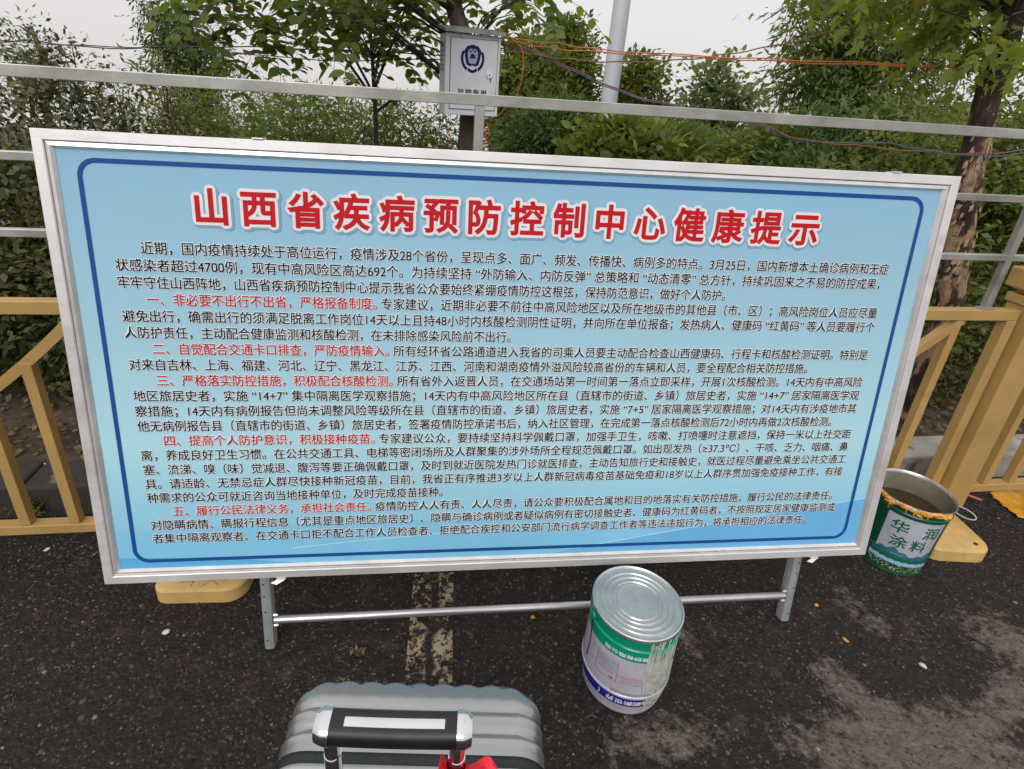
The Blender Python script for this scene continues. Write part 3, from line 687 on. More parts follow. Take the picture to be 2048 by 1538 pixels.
prof = [(.1335, .325), (.1355, .330), (.1350, .3365), (.1320, .3385), (.1295, .3365), (.1275, .3315), (.117, .3315)]
r_ = .117
for q in range(3):
    prof += [(r_ - .002, .3316), (r_ - .005, .3322), (r_ - .007, .3350), (r_ - .010, .3350), (r_ - .0125, .3318)]; r_ -= .0165
prof += [(r_ - .002, .3318), (r_ - .005, .336), (r_ - .011, .3345), (.03, .3345), (.012, .3342), (.0, .3340)]
lid = MB().lathe(prof, 96).build('ribbed_lid', M_tin, bk, sm=True)
mbd = MB(); mbd.tube([(-.008, .002, .335), (-.002, -.003, .3357), (.004, -.001, .335)], .0012, 5); mbd.build('stamped_dot', M_galv, bk)
def wrap_text(tx, size, ang, z, rad, m, parent, name, up=1, off=0, squash=1.0, ctr=(0, 0), ex=.0):
    """bend lettering round a can; ang = centre direction, up=-1 writes it upside down"""
    j = harvest([lettering(tx, size, bevel=off)])[0]; V, P = j; V = V.copy()
    bm = bmesh.new(); bv = [bm.verts.new(v) for v in V.tolist()]
    for p_ in P:
        try: bm.faces.new([bv[i] for i in p_])
        except ValueError: pass
    xa_, xb_ = V[:, 0].min(), V[:, 0].max(); q_ = xa_ + .005
    while q_ < xb_:
        bmesh.ops.bisect_plane(bm, geom=bm.verts[:] + bm.edges[:] + bm.faces[:], plane_co=(q_, 0, 0), plane_no=(1, 0, 0)); q_ += .006 / squash
    bm.verts.index_update(); V = np.array([tuple(v.co) for v in bm.verts]); P = [tuple(v.index for v in f.verts) for f in bm.faces]; bm.free()
    xm = (V[:, 0].min() + V[:, 0].max()) / 2; X = (V[:, 0] - xm) * squash; Y = V[:, 1] - size * .37
    if up < 0: X = -X; Y = -Y
    r0 = np.array([rad(z + yy) for yy in Y]) + .0008 + ex + np.clip(V[:, 2], 0, None) * .2
    th = ang + X / r0
    co = np.stack([ctr[0] + r0 * np.cos(th), ctr[1] + r0 * np.sin(th), z + Y], 1)
    me = bpy.data.meshes.new(name); me.from_pydata(co.tolist(), [], P); return link(name, me, m, parent)
M_wi = flat('white_print', (.75, .75, .78)); M_gi = flat('grey_print', (.20, .19, .24)); M_pi = flat('pink_print', (.55, .25, .32)); M_ki = flat('dark_print', (.03, .03, .05)); M_gd = flat('green_print', (.015, .12, .07))
face = math.atan2(-by, -bx)      # direction of the camera seen from the bucket
wrap_text('股份有限公司', .0155, face + .03, .258, brad, M_wi, bk, 'band_lettering', -1, .0004, 1.45)
wrap_text('涂刷新世界（', .024, face + .18, .0645, brad, M_wi, bk, 'band_lettering', -1, .0005, 1.15)['kind'] = 'stuff'
wrap_text('中国名牌产品质量免检', .010, face + .30, .300 - .006, lambda z: .1315, M_gi, bk, 'band_lettering', -1, 0, 1.2)
wrap_text('水性内墙乳胶漆净含量', .011, face + .28, .108, lambda z: brad(z) + .002, M_gi, bk, 'band_lettering', -1, 0, 1.1)
# printed data box and small text rows on the white band
def arc_strip(a0, a1, z0, z1, m, name, ex=.0008, parent=bk, rad=brad, n_=14, ctr=(0, 0), jit=None):
    vs = []
    for i in range(n_ + 1):
        a = a0 + (a1 - a0) * i / n_
        zl, zh = z0, z1
        if jit: zl += jit(a, 0); zh += jit(a, 1)
        for z in (zl, zh): vs.append((ctr[0] + (rad(z) + ex) * math.cos(a), ctr[1] + (rad(z) + ex) * math.sin(a), z))
    fs = [(2 * i, 2 * i + 2, 2 * i + 3, 2 * i + 1) for i in range(n_)]
    return MB().add(vs, fs).build(name, m, parent, sm=True)
A0, A1 = face - .62, face - .08
mbx = MB()
arc_strip(A0, A1, .2195, .2203, M_ki, 'label_frame_line'); arc_strip(A0, A1, .1395, .1403, M_ki, 'label_frame_line')
arc_strip(A0, A0 + .006, .14, .22, M_ki, 'label_frame_line', n_=1); arc_strip(A1 - .006, A1, .14, .22, M_ki, 'label_frame_line', n_=1)
arc_strip(A0 + .05, A1 - .05, .155, .214, flat('label_grey', (.42, .41, .47)), 'label_field', ex=.0004)
arc_strip(A1 - .17, A1 - .07, .147, .151, M_ki, 'barcode', n_=4)
rows_ = ['产品特点施工方法注意事项贮存运输安全', '本产品采用优质乳液及颜料精制而成', '施工温度五度以上湿度低于八十五', '使用前请搅拌均匀加水稀释', '请放置于儿童不易接触处避免阳光']
for k in range(4):
    wrap_text(rows_[k], .0068, (A0 + A1) / 2, .208 - k * .013, brad, M_gi, bk, 'small_print', -1, 0, .62)
for k in range(3):
    wrap_text(rows_[k + 1], .008, face + .28, .172 - k * .011, brad, M_pi, bk, 'small_print', -1, 0, .8)
for k, zz in enumerate((.213, .19, .165)): wrap_text('◎◇回'[k], .013, A0 - .13, zz, brad, M_gi if k < 1 else M_pi, bk, 'small_emblem', -1, 0, 1)
# paint runs down the right side
mbr = MB(); rr = random.Random(5)
def drip(a, z0, z1, wd, ex=.0014):
    n2 = 10; vs = []
    for i in range(n2 + 1):
        z = z0 + (z1 - z0) * i / n2; wv = wd * (1 + .25 * math.sin(i * 1.7 + a * 30)) * (1 if i < n2 else .3)
        aa = a + .012 * math.sin(i * .8 + a * 9)
        r0 = (brad(z) if z < .3 else .1325) + ex
        for q, e in ((-1, -.0012), (-.4, 0), (.4, 0), (1, -.0012)): th = aa + q * wv / r0 / 2; vs.append(((r0 + e) * math.cos(th), (r0 + e) * math.sin(th), z))
    fs = [(4 * i + k + 1, 4 * i + k, 4 * i + 4 + k, 4 * i + 5 + k) for i in range(n2) for k in range(3)]
    mbr.add(vs, fs)
for i in range(44):
    a = face + .52 + abs(rr.gauss(.35, .38)); top_ = rr.choice((.325, .318, .29, .235, .30)); drip(a, top_, max(.02, top_ - rr.uniform(.03, .27)), rr.uniform(.0025, .009))
for i in range(22): 
    a = face + .7 + rr.uniform(0, .9); drip(a, rr.uniform(.05, .23), rr.uniform(.012, .05), rr.uniform(.004, .013), .0018)
drip(face + .52, .23, .10, .0025); drip(face + .28, .232, .208, .0018)
mbr.build('paint_drip', M_drip, bk, sm=True)
# splash over the printing
for k in range(9): arc_strip(face + .66 + .09 * k, face + .66 + .09 * k + rr.uniform(.03, .11), .060 + rr.uniform(-.01, .02), .095 + rr.uniform(-.01, .02), M_drip, 'paint_smear', ex=.0012, jit=lambda a, s: .008 * math.sin(a * 53 + s * 2 + k) + .005 * math.sin(a * 91), n_=12)
# wire bail hanging on the left
ha = face - .95
hp = []
for i in range(15):
    t_ = i / 14; z = .315 - .135 * math.sin(PI * t_ * .5) ** 1.1 if False else .31 - .17 * t_
    a = ha + .12 * math.sin(t_ * 3.0); r0 = .1385 + .006 * math.sin(t_ * PI); hp.append((r0 * math.cos(a), r0 * math.sin(a), z))
hk = MB().tube(hp, .0018, 6).build('wire_handle', M_black, bk, sm=True)
MB().tube([(.134 * math.cos(ha), .134 * math.sin(ha), .306), (.142 * math.cos(ha), .142 * math.sin(ha), .306)], .011, 12).build('handle_ear', M_bgreen, bk, sm=True)

# open green bucket
OBX, OBY = 1.748, 1.832
ob = empty('open_paint_bucket', (OBX, OBY, 0), (0, 0, 0), 'open dark green bucket with white label and orange paint crusted on its rim', 'bucket')
M_dg = enamel('dark_green_enamel', (.004, .085, .04)); M_inner = mat('bucket_inside', (.22, .20, .145), .6, .1, .2, 10, .2, 40); M_paintin = mat('brown_residue', (.055, .034, .012), .45, 0, .3, 6)
M_lab = enamel('pale_blue_label', (.50, .52, .61)); M_mt = flat('mountain_blue_print', (.03, .16, .24)); M_lb = flat('light_blue_print', (.28, .50, .66)); M_or = mat('orange_paint_crust', (.80, .34, .03), .45, 0, .25, 60, .5, 80); M_oc = mat('cream_paint_crust', (.75, .55, .36), .5, 0, .2, 60, .5, 80)
orad = lambda z: .124 + .014 * z / .34
OH = .34
MB().lathe([(0, .006), (.118, .006), (.121, 0), (.1255, .002), (.126, .008), (.124, .012)], 64).build('base_rim', M_dg, ob, sm=True)
pr_ = [(orad(z), z) for z in [.012 + i * (.325 - .012) / 10 for i in range(11)]]
MB().lathe(pr_, 72).build('body', M_dg, ob, sm=True)
for z in (.297, .10): MB().lathe([(orad(z), z - .005), (orad(z) + .003, z), (orad(z), z + .005)], 72).build('bead', M_dg, ob, sm=True)
MB().lathe([(orad(.325), .325), (.1405, .330), (.1415, .336), (.1400, OH), (.1375, .337), (.1355, .325)], 72).build('rolled_rim', M_tin, ob, sm=True)
MB().lathe([(.1355, .327), (.134, .25), (.1275, .095), (.1265, .09)], 72).build('inner_wall', M_inner, ob, sm=True)
MB().lathe([(.1332, .245), (.09, .232), (.04, .225), (0, .226)], 48).build('paint_residue', M_paintin, ob, sm=True)
wear(M_dg, (.10, .10, .07), 30, .56, .68, .5); wear(M_lab, (.34, .27, .16), 12, .52, .70, .5, (1, 1, .4)); wear(M_lab, (.10, .09, .07), 70, .64, .70, .6)
of = math.atan2(-OBY, -OBX)
la, lb_ = of - .36, of + 1.15
arc_strip(la, lb_, .095, .282, M_lab, 'label', ex=.0007, parent=ob, rad=orad, n_=30)
arc_strip(la - .1, lb_, .085, .115, M_mt, 'label_mountains', ex=.0012, parent=ob, rad=orad, n_=40, jit=lambda a, s: (0 if s == 0 else .012 * math.sin((a - of) * 6 + 1) + .006 * math.sin(a * 19)))
arc_strip(la - .15, lb_ + .1, .070, .090, M_gd, 'dark_label_strip', ex=.0016, parent=ob, rad=orad, n_=40, jit=lambda a, s: .002 * math.sin(a * 31))
arc_strip(la - .12, lb_ + .1, .052, .071, M_lb, 'light_blue_strip', ex=.0013, parent=ob, rad=orad, n_=40)
fl = MB(); rr = random.Random(9)
for i in range(150):
    a = rr.uniform(la - .1, lb_); z = rr.uniform(.02, .05); r0 = orad(z) + .0016; s_ = rr.uniform(.0015, .004); th = a
    cols = rr.choice((0, 1, 1, 2)); pts = [((r0) * math.cos(th + q * s_ / r0), r0 * math.sin(th + q * s_ / r0), z + e * s_) for q, e in ((-1, -.3), (.2, -.8), (1, .2), (.1, .9))]
    fl.add(pts, [(0, 1, 2, 3)], cols)
fl.build('printed_flowers', [flat('flower_pink', (.45, .28, .30)), flat('flower_green', (.12, .22, .06)), flat('flower_white', (.55, .55, .5))], ob)
wrap_text('华', .062, of + .02, .232, orad, M_gd, ob, 'label_lettering', 1, .0013, 1.05)
wrap_text('润', .062, of + .84, .232, orad, M_gd, ob, 'label_lettering', 1, .0013, 1.0)
wrap_text('涂', .058, of + .13, .162, orad, M_gd, ob, 'label_lettering', 1, .0013, 1.05)
wrap_text('料', .058, of + .66, .162, orad, M_gd, ob, 'label_lettering', 1, .0013, 1.0)
wrap_text('△', .012, of - .17, .145, orad, M_mt, ob, 'label_emblem', 1, 0, 1.0)
cr_ = MB(); cr2 = MB(); rr = random.Random(3)
for i in range(260):
    a = of + rr.uniform(-.95, 1.15); z = .334 + rr.uniform(-.010, .004) - .016 * max(0, math.sin(a * 9 + 1)) * rr.random(); r0 = .1405 + rr.uniform(-.001, .0012)
    s_ = rr.uniform(.003, .0085); q = (cr_ if rr.random() < .72 else cr2)
    c_ = Vector((r0 * math.cos(a), r0 * math.sin(a), z)); vs = [c_ + Vector((rr.uniform(-.3, .3) + d[0], rr.uniform(-.3, .3) + d[1], d[2])) * s_ for d in ((1.3, 0, 0), (-1.3, 0, 0), (0, 1.3, 0), (0, -1.3, 0), (0, 0, .5), (0, 0, -.9))]
    q.add(vs, [(0, 2, 4), (2, 1, 4), (1, 3, 4), (3, 0, 4), (2, 0, 5), (1, 2, 5), (3, 1, 5), (0, 3, 5)])
cr_.build('orange_crust', M_or, ob, sm=True); cr2.build('cream_crust', M_oc, ob, sm=True)
mbd = MB()
for (a, z1, wd) in ((of - .42, .285, .005), (of + .0, .295, .004), (of + .18, .30, .006), (of + .5, .30, .004)):
    mbd.tube([(.1425 * math.cos(a), .1425 * math.sin(a), .33), (.142 * math.cos(a), .142 * math.sin(a), .31), ((orad(z1) + .001) * math.cos(a), (orad(z1) + .001) * math.sin(a), z1)], [wd * .7, wd * .6, wd * .3], 6)
mbd.build('paint_drip', M_or, ob, sm=True)['kind'] = 'stuff'
# loop handle hanging at the right
hx = []
ha = of + 2.05
pv = Vector((.143 * math.cos(ha), .143 * math.sin(ha), .30)); rdir = Vector((math.cos(ha), math.sin(ha), 0))
e1 = Vector((math.cos(ha + .9), math.sin(ha + .9), 0))
for i in range(25):
    t_ = 2 * PI * i / 24; hx.append(pv + rdir * (.045 - .045 * math.cos(t_)) + Vector((0, 0, 1)) * (-.035 * (1 - math.cos(t_)) * .5) + e1 * (.034 * math.sin(t_)))
MB().tube(hx, .0028, 7, cap=False).build('wire_handle', M_tin, ob, sm=True)

# yellow soaked cloth/paper and a thin red strap by the right railing
def sheet(name, pts, m, label, cat, z=.006, amp=.006, nn=14):
    cs = [gz(*p) for p in pts]; bm = bmesh.new(); rr = random.Random(len(pts)); c = sum(cs, Vector()) / len(cs)
    ringN = []
    dense = []
    for i in range(len(cs)):
        for k in range(5): dense.append(cs[i].lerp(cs[(i + 1) % len(cs)], k / 5))
    vs = []; rings = 8; n2 = len(dense)
    for j in range(rings + 1):
        f_ = j / rings
        for i, p in enumerate(dense):
            jit = 1 + (.05 * math.sin(i * 2.3) + rr.uniform(-.025, .025)) * (1 if j == rings else .3)
            q = c.lerp(p, f_ * jit if j else 0.0001)
            vs.append((q.x, q.y, z + amp * (math.sin(q.x * 31 + j) + math.sin(q.y * 27)) * .5 * (1 - .5 * f_) + amp))
    fs = [(j * n2 + i, j * n2 + (i + 1) % n2, (j + 1) * n2 + (i + 1) % n2, (j + 1) * n2 + i) for j in range(rings) for i in range(n2)]
    o = MB().add(vs, fs).build(name, m, sm=True); tag(o, label, cat); 
    md = o.modifiers.new('solid', 'SOLIDIFY'); md.thickness = .003; return o
M_ycl = mat('yellow_soaked_sheet', (.68, .33, .02), .4, 0, .35, 9, .4, 40)
sheet('paint_sheet', [(1978, 988), (2048, 975), (2110, 1000), (2100, 1060), (2035, 1036), (2005, 1015)], M_ycl, 'yellow paint soaked sheet lying on the asphalt at the right edge below the railing', 'sheet')
q0, q1, q2 = gz(1885, 985, .02), gz(1915, 990, .02), gz(1962, 1000, .012)
M_rs = mat('red_strap', (.55, .12, .07), .5)
rs = MB().tube([q0 + Vector((0, 0, .10)), q0.lerp(q1, .6) + Vector((0, 0, .07)), q1 + Vector((0, 0, .02)), q2], .006, 6).build('red_strap', M_rs); tag(rs, 'thin faded red strap on the ground behind the open green bucket', 'strap')

# white litter behind the railing
lit = MB(); rr = random.Random(2); c = fp(2.62, .75, .17)
for i in range(22):
    p = c + Vector((rr.uniform(-.1, .1), rr.uniform(-.05, .05), rr.uniform(0, .05))); s_ = .045
    lit.add([p + Vector((rr.uniform(-s_, s_), rr.uniform(-s_, s_), rr.uniform(-.02, .02))) for _ in range(4)], [(0, 1, 2, 3)])
lo = lit.build('plastic_bag', mat('white_plastic', (.6, .66, .6), .4)); tag(lo, 'crumpled white plastic bag in the bed behind the right railing panel', 'plastic bag')

# ------------------------------------------------------------------ suitcase
SX, SY, SH = -.092, .559, .664
sc_root = empty('suitcase', (SX, SY, 0), (0, 0, .035), 'silver grey ribbed hard suitcase with raised trolley handle in the foreground', 'suitcase')
M_sg = mat('grey_shell', (.34, .35, .35), .27, .75, .06, 3, .03, 200, .05, coat=.15); M_sw = mat('silver_shell', (.40, .40, .40), .38, .4, .05, 4, .02, 200, .05)
wear(M_sg, (.34, .34, .34), 40, .60, .70, .35, (1, 4, 1)); wear(M_sg, (.10, .10, .10), 90, .64, .70, .4)
M_zip = mat('zipper_tape', (.02, .024, .026), .7, 0, .2, 200, .6, 400)
hwS = .235
def rring(hx, z0, z1, r, y, n_=7, rib=0.0, ribn=26):
    """rounded rectangle in XZ at depth y"""
    o = []
    cz, hz = (z0 + z1) / 2, (z1 - z0) / 2
    def pt(x, z): o.append((x, y, z))
    segs = 26
    for (sx_, sz_, a0) in ((1, 1, 0), (-1, 1, 90), (-1, -1, 180), (1, -1, 270)):
        for k in range(n_ + 1):
            a = math.radians(a0 + 90 * k / n_); pt(sx_ * (hx - r) + r * math.cos(a), cz + sz_ * (hz - r) + r * math.sin(a))
        # straight run to the next corner, subdivided
        nxt = {0: (-1, 1), 90: (-1, -1), 180: (1, -1), 270: (1, 1)}[a0]
        p = o[-1]; 
        if a0 == 0: q = (-(hx - r), y, cz + hz)
        elif a0 == 90: q = (-hx, y, cz - hz + r)
        elif a0 == 180: q = (hx - r, y, cz - hz)
        else: q = (hx, y, cz + hz - r)
        m_ = 48 if a0 in (0, 180) else 20
        for k in range(1, m_): pt(p[0] + (q[0] - p[0]) * k / m_, p[2] + (q[2] - p[2]) * k / m_)
    return o
def loft(rings_, cap0, cap1):
    n2 = len(rings_[0]); vs = [p for r in rings_ for p in r]; fs = []
    for j in range(len(rings_) - 1):
        for i in range(n2): fs.append((j * n2 + i, j * n2 + (i + 1) % n2, (j + 1) * n2 + (i + 1) % n2, (j + 1) * n2 + i))
    if cap0: fs.append(tuple(range(n2))[::-1])
    if cap1: fs.append(tuple(range((len(rings_) - 1) * n2, len(rings_) * n2)))
    return MB().add(vs, fs)
def ribby(ring, amt, cx=0):
    return [(x, y + amt * (abs(math.cos(x * PI / .046)) ** .6 - .6), z) for x, y, z in ring]
rg = []
for i in range(41):
    t_ = i / 40; y = .012 + .145 * t_
    ins_ = 0
    if t_ > .62: q = (t_ - .62) / .38; ins_ = .055 * (1 - math.sqrt(max(0, 1 - q * q)))
    for g_ in (.26, .52):
        d = (t_ - g_) / .045; ins_ += .0045 * math.exp(-d * d); d2 = (t_ - g_ + .075) / .03; ins_ -= .0018 * math.exp(-d2 * d2)
    am = .010 * max(0, (t_ - .55) / .45) ** 1.2
    rg.append(ribby(rring(hwS - ins_, .045 + ins_, SH - ins_, .058, y), am))
rg.append(ribby(rring(hwS - .075, .12, SH - .075, .04, .159), .008))
loft(rg, False, True).build('front_shell', M_sg, sc_root, sm=True)
loft([rring(hwS - .001, .046, SH - .001, .057, .012), rring(hwS - .004, .049, SH - .004, .055, .011), rring(hwS - .004, .049, SH - .004, .055, -.006), rring(hwS - .001, .046, SH - .001, .057, -.007)], False, False).build('zipper', M_zip, sc_root)
rb = []
for i in range(31):
    t_ = i / 30; y = -.007 - .150 * t_; ins_ = 0
    if t_ < .10: ins_ = -.0035 * math.sin(t_ / .10 * PI)
    elif t_ < .16: ins_ = .003 * math.sin((t_ - .10) / .06 * PI)
    if t_ > .7: q = (t_ - .7) / .3; ins_ = .045 * (1 - math.sqrt(max(0, 1 - q * q)))
    rb.append(rring(hwS - ins_, .045 + ins_, SH - ins_, .058, y))
loft(rb, False, True).build('back_shell', M_sw, sc_root, sm=True)
# wheels
for sx_ in (-1, 1):
    for yy_ in (-.11, .11):
        wh = empty('wheel', (sx_ * .18, yy_, .024)); wh.parent = sc_root
        MB().tube([(-.012, 0, 0), (.012, 0, 0)], .024, 20).build('tyre', M_black, wh, sm=True)
        MB().box(-.017, .017, -.014, .014, .006, .045, b=.004).build('fork', M_black, wh)
# carry strap on top with silver brackets
for sx_, xx in ((-1, -.112), (1, .115)):
    MB().box(xx - .028, xx + .032, -.075, -.028, SH - .002, SH + .013, b=.005).build('strap_bracket', M_sw, sc_root, sm=True)
MB().box(-.104, -.080, -.16, -.03, SH + .013, SH + .020, b=.003).build('carry_strap', M_zip, sc_root, sm=True)
vv = rrect(.028, .009, .008, 5)
MB().prism([(x + .01, z - .055) for x, z in vv], SH - .001, SH + .0015).build('badge', M_sw, sc_root)
MB().tube([(-.01 + .012 * math.cos(a), .168 + .003 * math.sin(a), SH - .03 + .006 * math.sin(a)) for a in [2 * PI * i / 16 for i in range(17)]], .0016, 6).build('front_lock_ring', M_black, sc_root, sm=True)
# trolley handle
hd = empty('trolley_handle', (.0, -.150, 0)); hd.parent = sc_root
HZ = .999
tx0, tx1 = -.076, .076
for xx in (tx0, tx1):
    tb = MB(); tb.tube([(xx, 0, .60), (xx, 0, .955)], .0105, 20); tb.tube([(xx, 0, .955), (xx, 0, HZ - .004)], .0098, 20)
    tb.build('telescopic_tube', M_chrome, hd, sm=True)
    MB().box(xx - .018, xx + .018, -.014, .016, SH - .012, SH + .006, b=.003).build('tube_socket', M_sw, hd)
def grip(x0, x1, ry, rz, n_=20, taper=None, zoff=0):
    vs = []; fs = []; K = 20
    for i in range(n_ + 1):
        x = x0 + (x1 - x0) * i / n_; k = taper(i / n_) if taper else 1
        bow = -.003 * (1 - (2 * (x / .19)) ** 2)
        for j in range(K):
            a = 2 * PI * j / K; ca, sa = math.cos(a), math.sin(a); e = .72
            vs.append((x, ry * k * math.copysign(abs(ca) ** e, ca), HZ + .008 + bow + rz * k * math.copysign(abs(sa) ** e, sa)))
    for i in range(n_):
        for j in range(K): fs.append((i * K + j, i * K + (j + 1) % K, (i + 1) * K + (j + 1) % K, (i + 1) * K + j))
    fs.append(tuple(range(K))[::-1]); fs.append(tuple(range(n_ * K, (n_ + 1) * K))); return MB().add(vs, fs)
grip(-.0745, .0745, .0185, .0155).build('rubber_grip', M_black, hd, sm=True)
grip(-.0925, -.0745, .0195, .0165, 8, lambda t: .80 + .20 * math.sin(min(1, t * 1.6) * PI / 2)).build('chrome_end', M_chrome, hd, sm=True)
grip(.0745, .0925, .0195, .0165, 8, lambda t: .80 + .20 * math.sin(min(1, (1 - t) * 1.6) * PI / 2)).build('chrome_end', M_chrome, hd, sm=True)
pp = MB(); vs = []
for i in range(13):
    x = -.058 + .118 * i / 12; bow = -.003 * (1 - (2 * (x / .19)) ** 2)
    for j, yy_ in enumerate((-.0075, -.003, .0015, .0045)): vs.append((x, yy_, HZ + .008 + bow + .0162 - (0, .0, .0003, .0012)[j] - (.0012 if j == 0 else 0)))
pp.add(vs, [(4 * i + k, 4 * i + 4 + k, 4 * i + 5 + k, 4 * i + 1 + k) for i in range(12) for k in range(3)]).build('chrome_inlay', M_chrome, hd, sm=True)
# red ribbon tied on the right tube
M_rb = mat('red_ribbon', (.72, .01, .03), .6, 0, .15, 30, .2, 200)
rbn = MB(); rr = random.Random(4)
cx_, cy_, cz_ = tx1, 0, .0
ribo = empty('red_ribbon', (SX + .081, SY - .150, .930), (0, 0, 0), 'bright red ribbon tied round the right tube of the suitcase handle', 'ribbon')
MB().lathe([(.0125, -.012), (.0145, -.008), (.0142, .006), (.0122, .012)], 20).build('knot_band', M_rb, ribo, sm=True)
for (sgn, ln) in ((1, .040), (-1, .010)):
    vs = []; n2 = 12
    for i in range(n2 + 1):
        t_ = i / n2; x = sgn * (.012 + ln * t_); wv = .012 + .012 * math.sin(t_ * PI * .9)
        for j in range(5):
            q = j / 4 - .5; vs.append((x, -.004 + q * wv * 1.4, .006 * math.sin(t_ * 7 + q * 5) + .010 * math.sin(t_ * PI) - .004 * abs(q)))
    MB().add(vs, [(5 * i + k, 5 * i + 5 + k, 5 * i + 6 + k, 5 * i + 1 + k) for i in range(n2) for k in range(4)]).build('ribbon_loop', M_rb, ribo, sm=True)

# ------------------------------------------------------------------ vegetation
T_OVAL = (np.array([(0, 0, 0), (-.22, .20, .05), (-.30, .48, .07), (-.17, .80, .04), (0, 1, -.03), (.17, .80, .04), (.30, .48, .07), (.22, .20, .05)], float), [(0, 4, 3, 2), (0, 2, 1, 1), (0, 6, 5, 4), (0, 7, 6, 6)])
T_RHOMB = (np.array([(0, 0, 0), (-.28, .45, .06), (0, 1, -.02), (.28, .45, .06)], float), [(0, 3, 2, 1)])
T_NARROW = (np.array([(0, 0, 0), (-.14, .45, .03), (0, 1, -.05), (.14, .45, .03)], float), [(0, 3, 2, 1)])
_m = [(0, 0)]
for a, r in ((-112, .42), (-88, .22), (-62, .85), (-38, .40), (-20, .62), (0, 1.0), (20, .62), (38, .40), (62, .85), (88, .22), (112, .42)): _m.append((math.sin(math.radians(a)) * r * .75, .28 + math.cos(math.radians(a)) * r * .72))
T_MAPLE = (np.array([(x, y, .05 * abs(x)) for x, y in _m] + [(0, .3, 0)], float), None)

def orient(D, Nn):
    """rows: x (side), y (dir), z (normal)"""
    D = D / (np.linalg.norm(D, axis=1, keepdims=True) + 1e-9); X = np.cross(D, Nn); X /= (np.linalg.norm(X, axis=1, keepdims=True) + 1e-9); Z = np.cross(X, D)
    return X, D, Z
def leaf_object(name, P, D, Nn, S, tint, tmpl, m, parent):
    T, faces = tmpl; X, Dn, Z = orient(D, Nn); k = len(T)
    V = P[:, None] + S[:, None, None] * (T[None, :, 0, None] * X[:, None] + T[None, :, 1, None] * Dn[:, None] + T[None, :, 2, None] * Z[:, None])
    V = V.reshape(-1, 3); base_ = (np.arange(len(P)) * k)[:, None, None]
    if tmpl is T_MAPLE:
        fc = np.array([(12, i + 1, i) for i in range(0, 11)] + [(12, 0, 11)]); per = 3
    elif tmpl is T_OVAL:
        fc = np.array([(0, 4, 3), (0, 3, 2), (0, 2, 1), (0, 5, 4), (0, 6, 5), (0, 7, 6)]); per = 3
    else: fc = np.array(faces); per = 4
    Fi = (fc[None] + base_).reshape(-1)
    return np_mesh(name, V, Fi, per, m, parent, tint=np.repeat(tint, k))
def rdir(n, up=0.0):
    v = RS.normal(size=(n, 3)); v[:, 2] += up; return v / np.linalg.norm(v, axis=1, keepdims=True)

